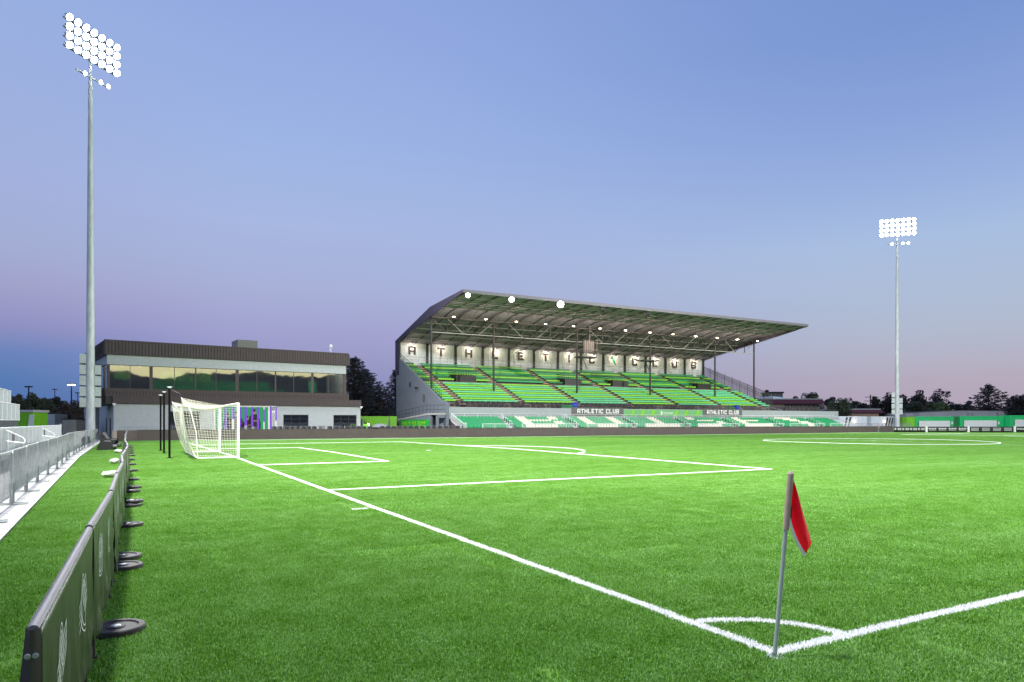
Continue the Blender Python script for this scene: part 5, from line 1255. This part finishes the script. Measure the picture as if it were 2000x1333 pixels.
b.build('wall', M['dark'], t); b = MB()
for q in range(9): b.box(.2 + q * .45, .35 + q * .45, -.1, 0, zz_ - 1.6, zz_ - .1)
b.build('louvre', M['galv'], t)
t, W_ = facing('red_roof_building', 'small beige building with a maroon roof left of the right mast', 'building', 1640, 1729, 165)
zr, ze = zat(800.5, 165) + .08, zat(806.5, 165) + .08
MB().box(1, W_ - 1, 1, 12, 0, ze).build('wall', M['beige'], t)
b = MB(); b.add([(0, 0, ze), (W_, 0, ze), (W_ - .5, 1.2, zr), (.5, 1.2, zr), (0, 13, ze), (W_, 13, ze), (W_ - .5, 12, zr), (.5, 12, zr)], [(0, 1, 2, 3), (4, 7, 6, 5), (3, 2, 6, 7), (1, 5, 6, 2), (0, 3, 7, 4), (0, 4, 5, 1)]); b.build('roof', M['redroof'], t)
MB().box(.5, W_ - .5, 1.1, 12.1, zr, zr + .25).build('roof_edge', M['fascia'], t)
for i, (px, d, ytop) in enumerate(((1700, 180, 771), (1809, 185, 775))):
    x, y = at(px, d); h_ = zat(ytop, d); t = thing('utility_pole', ('wooden utility pole with two cross arms between the trees left of the right mast', 'wooden utility pole rising from the trees behind the green containers')[i], 'utility pole', (x, y, -.08), RZ, 'utility poles')
    MB().tube((0, 0, 0), (0, 0, h_), .2, .14, n=8).build('pole', M['bark'], t)
    if i == 0: MB().beam((-1.4, 0, h_ - .6), (1.4, 0, h_ - .6), .12, .14).build('cross_arm', M['bark'], t); MB().beam((-1.6, 0, h_ - 1.6), (1.3, 0, h_ - 1.6), .12, .14).build('cross_arm', M['bark'], t)
# wires between the two poles
w0 = at(1700, 180); w1 = at(1809, 185); b = MB()
for off in (0, .9):
    pts_ = []
    for q in range(17): u = q / 16; pts_.append((w0[0] + (w1[0] - w0[0]) * u, w0[1] + (w1[1] - w0[1]) * u, zat(773.5, 180) + (zat(776, 185) - zat(773.5, 180)) * u - .7 * math.sin(math.pi * u) - off))
    b.path(pts_, .025, 3)
tag(b.build('overhead_wire', M['dark'], None), 'thin overhead wires strung between the two utility poles', 'wire')
# ------------------------------------------------------------------ left side: bleacher, container, trailers, lamp posts
t = thing('bleacher', 'pale aluminium bleacher with railings at the left edge of the photo', 'bleacher', (-8.6, 0, 0))
def picket(b, x, y0, y1, z0, z1, sp=.16, pan=None, r_=.012):
    b.tube((x, y0, z1), (x, y1, z1), .035, n=6); b.tube((x, y0, z0), (x, y1, z0), .025, n=6); n = int((y1 - y0) / sp)
    for q in range(n + 1): yy = y0 + (y1 - y0) * q / n; b.tube((x, yy, z0), (x, yy, z1), .03 if q % 10 == 0 else r_, n=4, cap=False)
b = MB(); b.box(-.02, .0, 14, 55, .35, 1.32)
yy = 14
while yy < 55: b.box(.0, .03, yy, yy + .09, .37, 1.3); yy += .22
b.build('front_panel', mat('alu_panel', (.13, .145, .145), .5, .2, .12, 2), t)
b = MB(); picket(b, 0.03, 14, 55, .35, 1.55); b.build('front_rail', M['galvw'], t)
b = MB().box(-2.2, -.03, 14, 55, .9, 1.0).box(-3.6, -2.2, 14, 46.5, 1.5, 1.6).box(-6.5, -3.6, 14, 56, 2.4, 2.5)
for i in range(9): yy = 14 + i * 5; b.box(-.2, -.08, yy, yy + .12, 0, .9).box(-3.5, -3.4, min(yy, 46), min(yy, 46) + .12, 0, 1.5)
b.build('deck', M['galv'], t)
b = MB().box(-1.7, -1.66, 14, 47.5, 1.0, 2.2)
yy = 14
while yy < 47.5: b.box(-1.66, -1.63, yy, yy + .09, 1.02, 2.18); yy += .24
b.build('middle_panel', bpy.data.materials['alu_panel'], t)
b = MB(); picket(b, -1.6, 14, 47.8, 1.9, 2.82); b.build('middle_rail', M['galvw'], t)
b = MB().box(-3.1, -3.06, 14, 55.6, 2.4, 3.4)
yy = 14
while yy < 55.6: b.box(-3.06, -3.03, yy, yy + .09, 2.42, 3.38); yy += .26
b.build('upper_panel', bpy.data.materials['alu_panel'], t)
b = MB(); picket(b, -3.0, 14, 55.8, 3.0, 3.95); b.path([(-3, 55.8, 3.95), (-6, 55.8, 3.95)], .035); b.build('upper_rail', M['galvw'], t)
for yy in (21.5, 29.5, 42.):
    b = MB()
    for dy in (0,): b.path([(-.0, yy + dy, 1.5), (.55, yy + dy, 1.2), (.66, yy + dy, 1.08), (.62, yy + dy, .96), (.0, yy + dy, 1.05)], .022, 7)
    for q in range(2): b.box(.03 + q * .3, .33 + q * .3, yy, yy + 1.3, .5 - q * .22, .53 - q * .22)
    b.build('stair', M['whitem'], t)
b = MB(); b.box(.04, .08, 22.2, 22.6, 1.0, 1.35).box(.04, .08, 31.2, 31.6, 1.0, 1.35).box(.04, .08, 43.2, 43.6, 1.0, 1.35); b.build('lock_box', M['grey'], t)
def fbox(name, label, cat, pa, pb, ya, yb, d, m, dep=3., grp=None):
    t, W_ = facing(name, label, cat, pa, pb, d, grp); z0 = max(0, zat(yb, d)) + .08; z1 = zat(ya, d) + .08; return t, W_, z0, z1
t, W_, z0, z1 = fbox('container', 'lime green container with a white letter panel behind the bleacher at the left', 'container', 20, 64, 801, 845, 74, None)
b = MB().box(0, W_, 0, 2.4, 0, z1 - .25); corr(b, .05, W_, 0, .1, z1 - .35); b.build('body', M['lime'], t); MB().box(-.02, W_ + .1, -.08, 2.5, z1 - .25, z1).build('roof', M['trailer'], t)
kk = 74 / FPX; b = MB(); 
for q, (u0, u1) in enumerate(((0, .8), (.55, 1.3), (1.0, 1.7))): b.prism([(34 * kk + u0 * .35, .7), (34 * kk + u0 * .35 + .25, .7), (34 * kk + u1 * .3 + .25, z1 - .5), (34 * kk + u1 * .3, z1 - .5)], 'y', -.08 - q * .004, -.055)
b.build('letter_panel', M['white'], t)
t, W_, z0, z1 = fbox('trailer', 'white box trailer with a dark blue emblem parked behind the bleacher', 'trailer', 67, 107, 809, 826, 88, None)
b = MB().box(0, W_, 0, 2.5, .7, z1)
for q in range(4): b.box(0, W_, -.02, 0, 1.0 + q * .4, 1.015 + q * .4)
b.build('body', M['trailer'], t); b = MB()
for x_ in (.6, 1.0, W_ - .9): b.tube((x_, -.02, .4), (x_, .25, .4), .4, n=14)
b.build('wheel', M['rubber'], t); 
b = MB().prism([(.35, 1.9), (.6, 2.2), (.85, 2.2), (1.1, 1.9), (.9, 1.55), (.55, 1.55)], 'y', -.04, -.025).box(.1, 1.3, -.04, -.025, 1.3, 1.42).prism([(W_ - .8, 1.1), (W_ - .05, 1.1), (W_ - .05, 1.5)], 'y', -.04, -.025)
b.build('emblem', mat('navy_print', (.02, .05, .22), .5), t)
t, W_, z0, z1 = fbox('trailer', 'plain white utility trailer beside the left mast with a lit tan panel', 'trailer', 122, 149, 820, 848, 80, None)
MB().box(0, W_, 0, 3, .0, z1).build('body', mat('pale_trailer', (.42, .38, .34), .7, 0, .2, .6), t); MB().box(-.05, W_ + .05, -.05, 3.05, z1, z1 + .12).build('roof', M['dark'], t); MB().box(.02, W_ - .02, -.02, 0, .1, .5).build('skirt', M['dark'], t)
t, W_, z0, z1 = fbox('covered_load', 'pale tarpaulin heap on a dark flatbed beside the left mast', 'heap', 147, 164, 824, 842, 82, None)
b = MB(); n = 9; vs = []; rt = random.Random(3)
for j in range(n):
    for i in range(n): u, v = i / (n - 1), j / (n - 1); e_ = math.sin(math.pi * u) * math.sin(math.pi * v); vs.append((W_ * u, 2.2 * v, .75 + 1.25 * e_ ** .5 + rt.uniform(-.12, .12) * (e_ > 0)))
b.add(vs, [(j * n + i, j * n + i + 1, (j + 1) * n + i + 1, (j + 1) * n + i) for j in range(n - 1) for i in range(n - 1)]); b.build('tarpaulin', mat('tarpaulin', (.45, .40, .42), .7, 0, .2, 2), t)
MB().box(-.1, W_ + .1, -.05, 2.3, .0, .75).build('flatbed', M['dark'], t)
for i, (px, ytop, d, lit, lb) in enumerate(((56, 754.5, 95, 0, 'dark parking lot lamp post behind the lime container, unlit'), (107, 760, 150, 0, 'distant thin lamp post above the trees at the left'), (139.5, 749, 100, 1, 'lit parking lot lamp post in front of the trees beside the left mast'), (152, 767, 140, 0, 'thin lamp post with a curved arm right behind the left mast'))):
    x, y = at(px, d); h_ = zat(ytop, d) + .08; t = thing('lamp_post', lb, 'lamp post', (x, y, -.08), RZ, 'parking lot lamp posts')
    MB().tube((0, 0, 0), (0, 0, h_ - .1), .11, .08, n=8).tube((0, 0, 0), (0, 0, .6), .25, n=8).build('pole', M['dark'], t)
    MB().box(-.45, .45, -.2, .2, h_ - .18, h_).build('lamp_head', M['dark'], t)
    if lit: MB().box(-.42, .42, -.24, .24, h_ - .30, h_ - .18).build('lens', mat('lens', (.8, .8, .7), .4) if 0 else M['ledw'], t)
# lounge area between clubhouse and grandstand
t, W_, z0, z1 = fbox('lime_fence', 'lime green corrugated fence between the clubhouse and the grandstand', 'fence', 700, 775, 813.5, 838, 100, None)
b = MB().box(0, W_, 0, .1, 0, z1); corr(b, 0, W_, 0, .02, z1 - .05, .4); b.build('panel', M['lime'], t)
def barrow(px, d, ang, lb):
    x, y = at(px, d); t = thing('lounge_chair', lb, 'chair', (x, y, -.05), ang, 'lime lounge chairs by the lime fence')
    MB().prism([(-.3, .35), (.35, .42), (.35, .48), (-.3, .41)], 'x', -.35, .35).build('seat', M['lime'], t); b = MB().prism([(-.3, .35), (-.85, 1.5), (-.78, 1.55), (-.22, .4)], 'x', -.35, .35); b.build('backrest', M['lime'], t)
    b = MB()
    for sx_ in (-.36, .36): b.beam((sx_, .3, .02), (sx_, .3, .62), .08, .08).beam((sx_, -.5, .02), (sx_, -.3, .62), .08, .08).beam((sx_, -.55, .63), (sx_, .4, .63), .12, .04)
    b.build('legs', M['lime'], t)
barrow(707, 90, 2.2, 'left lime lounge chair in front of the lime fence'); barrow(723, 91, 3.6, 'right lime lounge chair in front of the lime fence'); barrow(716, 94, .4, 'middle lime lounge chair in front of the lime fence')
x, y = at(719, 92); t = thing('globe_lamp', 'small glowing globe lamp on a short post by the lounge chairs', 'lamp', (x, y, -.05))
MB().tube((0, 0, 0), (0, 0, 1.3), .03).build('post', M['dark'], t); MB().lathe([(.03, 0), (.13, .06), (.16, .16), (.12, .27), (.02, .32)], (0, 0, 1.3), 12).build('globe', M['ledw'], t, True)
for i, px in enumerate((709.5, 760)):
    x, y = at(px, 93); t = thing('patio_umbrella', ('closed umbrella beside the clubhouse corner', 'closed umbrella beside the grandstand ramp')[i], 'umbrella', (x, y, -.05), 0, 'closed umbrellas')
    MB().tube((0, 0, 0), (0, 0, 2.5), .03).build('pole', M['whitem'], t); MB().lathe([(.05, 0), (.16, .1), (.1, .8), (.03, 1.35)], (0, 0, 1.3), 10).build('canopy', M['grey'], t)
x, y = at(752, 98); t = thing('planter_wall', 'low brown block with a white cover beside the ramp', 'block', (x, y, -.05), RZ)
MB().box(-3, 3, 0, 1, 0, 1.1).build('block', M['board'], t); b = MB(); b.lathe([(1.2, 0), (1.1, .2), (.6, .45), (.05, .5)], (-.8, .4, 1.1), 9); b.build('cover', M['whitem'], t)
# equipment behind the boards near the goal
x, y = at(301, 79); t = thing('freezer_box', 'white box with black bins on top by the clubhouse wall', 'box', (x, y, -.05), RZ); MB().box(0, .85, 0, .6, 0, 1.25).build('cabinet', M['white'], t); MB().box(.25, .6, -.01, 0, 1.05, 1.12).build('notice', M['grey'], t)
for i in range(5):
    x, y = at(278.5 + i * 5.3, 80.5); o = MB().prism([(-.2, 0), (.2, 0), (.25, 1.5), (-.25, 1.5)], 'y', -.2, .2).box(-.28, .28, -.28, .28, 1.5, 1.58).build('waste_bin', M['black'], None, loc=(x, y, -.05)); tag(o, 'tall black waste bin by the clubhouse wall, %s from the left' % ORD[i], 'waste bin', 'black bins at the clubhouse wall')
for i, px in enumerate((245.5, 254, 262.5)):
    x, y = at(px, 79.5); t = thing('queue_post', '%s black queue post from the left in front of the clubhouse wall' % ORD[i], 'queue post', (x, y, -.05), 0, 'queue posts at the clubhouse wall')
    MB().tube((0, 0, 0), (0, 0, 1.3), .07, n=8).tube((0, 0, 0), (0, 0, .05), .2, n=10).build('post', M['black'], t)
for i in range(5):
    x, y = at(623.5 + i * 2.4, 86); t = thing('tall_bollard', '%s thin bollard from the left between the two right garage doors' % ORD[i], 'bollard', (x, y, -.05), 0, 'thin bollards at the clubhouse')
    MB().tube((0, 0, 0), (0, 0, 1.35), .045, n=8).tube((0, 0, 0), (0, 0, .04), .12, n=8).build('post', M['dark'], t)
# covered low heap in front of the mural
x, y = at(467, 77.5); b = MB(); vs = []; W_ = 42 * 77.5 / FPX * 1.0
for j in range(7):
    for i in range(22): u, v = i / 21, j / 6; vs.append((W_ * u, 1.4 * v, 1.25 * min(1, math.sin(math.pi * v) * 1.6) * min(1, 8 * u, 8 * (1 - u)) * (1 + .06 * math.sin(u * 19))))
b.add(vs, [(j * 22 + i, j * 22 + i + 1, (j + 1) * 22 + i + 1, (j + 1) * 22 + i) for j in range(6) for i in range(21)])
tag(b.build('covered_barrier', mat('dark_tarp', (.07, .065, .065), .4, 0, .3, 4), None, loc=(x, y, -.05), rz=CA), 'dark tarpaulin cover over equipment below the purple mural', 'tarpaulin')
# ------------------------------------------------------------------ trees
def leaves(b, rv, rnd_, c, r_, n, s, flat=1.):
    for _ in range(n):
        while True:
            v = Vector((rnd_.uniform(-1, 1), rnd_.uniform(-1, 1), rnd_.uniform(-1, 1)))
            if .25 < v.length < 1: break
        v = v.normalized() * (v.length ** .5); p = Vector(c) + Vector((v.x * r_, v.y * r_, v.z * r_ * flat))
        a = Vector((rnd_.gauss(0, 1), rnd_.gauss(0, 1), rnd_.gauss(0, 1))).normalized(); q = a.orthogonal().normalized(); k = s * rnd_.uniform(.5, 1.3)
        b.add([p - a * k, p + q * k * .45, p + a * k, p - q * k * .45], [(0, 1, 2, 3)]); rv.append(rnd_.random() * (.5 + .5 * (v.z * .5 + .5)))  # leaf colour also darkens towards each clump's underside, shade put into the colour
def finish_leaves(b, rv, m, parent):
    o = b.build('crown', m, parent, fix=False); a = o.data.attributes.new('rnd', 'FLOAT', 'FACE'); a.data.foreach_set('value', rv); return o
def broadleaf(px, d, ytop, hw, label, m, seed, base=.0, n=6500, grp='trees beyond the ground'):
    x, y = at(px, d); H_ = zat(ytop, d) + .1; W_ = hw * 1.15 * d / FPX; rnd_ = random.Random(seed)
    t = thing('tree', label, 'tree', (x, y, -.09), 0, grp)
    b = MB(); b.tube((0, 0, 0), (.1, 0, H_ * .4), .035 * H_, .024 * H_, n=7)
    lobes = []
    for i in range(24):
        a = rnd_.uniform(0, 6.28); rr = W_ * rnd_.uniform(.1, .8); zz_ = H_ * rnd_.uniform(.16, .86); rad_ = W_ * rnd_.uniform(.34, .52) * (1.15 - .45 * zz_ / H_)
        rr *= 1 - .5 * max(0, zz_ / H_ - .6) / .4
        zz_ = min(zz_, H_ - rad_ * .85); lobes.append(((rr * math.cos(a), rr * math.sin(a), zz_), rad_))
    lobes.append(((W_ * .1, 0, H_ - W_ * .3), W_ * .3)); lobes.append(((-W_ * .62, 0, H_ * .5), W_ * .36)); lobes.append(((W_ * .62, 0, H_ * .48), W_ * .36))
    for c, r_ in lobes: b.tube((.05, 0, H_ * .28), c, .014 * H_, .004 * H_, n=5)
    b.build('trunk', M['bark'], t)
    b = MB(); rv = []; tot = sum(r_ ** 2 for _, r_ in lobes)
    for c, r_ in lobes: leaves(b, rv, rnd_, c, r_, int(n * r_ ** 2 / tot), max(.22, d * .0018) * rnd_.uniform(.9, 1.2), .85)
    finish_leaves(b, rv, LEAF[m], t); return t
def conifer(px, d, ytop, hw, label, seed, m='dark', droop=.15, sparse=1., z0f=.12, wire=1., dens=1.):
    x, y = at(px, d); H_ = zat(ytop, d) + .1; W_ = hw * d / FPX; rnd_ = random.Random(seed)
    t = thing('conifer_tree', label, 'tree', (x, y, -.09), 0, 'conifers beyond the ground')
    b = MB(); b.tube((0, 0, 0), (0, 0, H_ * .97), .022 * H_, .004 * H_, n=7); lv = MB(); rv = []
    nb = int(95 * sparse)
    for i in range(nb):
        f = (i + rnd_.random()) / nb; z_ = H_ * (z0f + (1 - z0f) * f * .98); L_ = W_ * (1 - f) ** wire * rnd_.uniform(.6, 1.12) + .18; a = i * 2.4 + rnd_.uniform(-.3, .3)
        tip = (L_ * math.cos(a), L_ * math.sin(a), z_ + L_ * (.28 * (f - .1) - droop)); b.tube((0, 0, z_), tip, .05 * (1 - f) + .02, .01, n=4)
        m_ = int((16 + L_ * 10) * dens)
        for q in range(m_):
            u = rnd_.uniform(.15, 1.05); sp = .09 * L_ * (1.2 - u) + .14; c = Vector((tip[0] * u + rnd_.gauss(0, sp), tip[1] * u + rnd_.gauss(0, sp), z_ + (tip[2] - z_) * u + rnd_.gauss(0, .12) - .08))
            dr_ = Vector((math.cos(a) + rnd_.gauss(0, .5), math.sin(a) + rnd_.gauss(0, .5), rnd_.gauss(-.15, .3))).normalized(); s = max(.2, d * .0022) * rnd_.uniform(.6, 1.3); k = dr_.orthogonal().normalized()
            lv.add([c - dr_ * s, c + k * s * .28, c + dr_ * s, c - k * s * .28], [(0, 1, 2, 3)]); rv.append(rnd_.random())
    b.build('trunk', M['bark'], t); finish_leaves(lv, rv, LEAF[m], t); return t
conifer(692, 108, 697, 60, 'tallest dark conifer beside the right end of the clubhouse', 11, droop=.0, sparse=1.5, z0f=.05, wire=.55, dens=1.8)
conifer(712, 116, 722, 58, 'dark ragged conifer just right of the tallest one', 12, droop=.05, sparse=1.3, z0f=.05, wire=.5, dens=1.8)
broadleaf(738, 112, 748, 32, 'dark rounded tree between the tall conifers and the grandstand', 'dark', 13, n=3800)
conifer(772, 125, 720, 36, 'dark spreading conifer partly hidden by the left end of the grandstand', 14, droop=.1, sparse=1.2, z0f=.1, wire=.8)
broadleaf(712, 120, 762, 40, 'low dark tree behind the lime fence', 'dark', 15, n=3000)
broadleaf(760, 122, 778, 26, 'low dark tree just left of the grandstand side wall', 'dark', 25, n=2500)
LT = [(35, 150, 770, 16, 'brown'), (58, 140, 766, 22, 'green'), (84, 150, 776, 18, 'green'), (94, 135, 780, 16, 'green'), (108, 150, 774, 18, 'dark'), (122, 130, 782, 20, 'brown'), (142, 140, 781, 18, 'brown'), (158, 150, 782, 16, 'brown'), (75, 165, 784, 30, 'dark'), (16, 160, 772, 20, 'dark')]
for i, (px, d, yt, hw, m) in enumerate(sorted(LT)):
    broadleaf(px, d, yt, hw, '%s tree from the left edge, %s, in the row behind the bleacher' % (ORD[i], {'green': 'dull green', 'brown': 'brownish', 'dark': 'dark'}[m]), m, 30 + i, n=4200)
RT = [(1497, 205, 762, 9, 'dark'), (1553, 240, 774, 12, 'dark'), (1587, 225, 765, 23, 'green'), (1640, 150, 776, 26, 'green'), (1625, 170, 775, 15, 'dark'), (1668, 190, 783, 16, 'dark'), (1687, 190, 787, 14, 'dark'), (1708, 185, 774, 13, 'dark'), (1736, 185, 765, 24, 'dark'), (1762, 200, 770, 20, 'dark'), (1795, 200, 761, 20, 'dark'), (1831, 200, 759, 24, 'dark'), (1785, 186, 783, 22, 'green'), (1838, 186, 785, 18, 'lit'), (1815, 187, 786, 16, 'green'), (1868, 200, 788, 18, 'dark'), (1892, 195, 783, 12, 'dark'), (1984, 175, 770, 26, 'dark'), (2010, 180, 768, 26, 'dark')]
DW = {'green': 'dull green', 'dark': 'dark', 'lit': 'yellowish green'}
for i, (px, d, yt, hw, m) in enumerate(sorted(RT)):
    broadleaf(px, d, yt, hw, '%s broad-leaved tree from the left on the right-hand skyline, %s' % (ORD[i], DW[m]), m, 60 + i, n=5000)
conifer(1931, 180, 751, 52, 'large open-branched dark conifer behind the right containers', 90, droop=-.12, sparse=.62, z0f=.3, wire=.8)
broadleaf(1932, 185, 788, 34, 'low dark tree under the large open-branched conifer', 'dark', 91, n=3000)
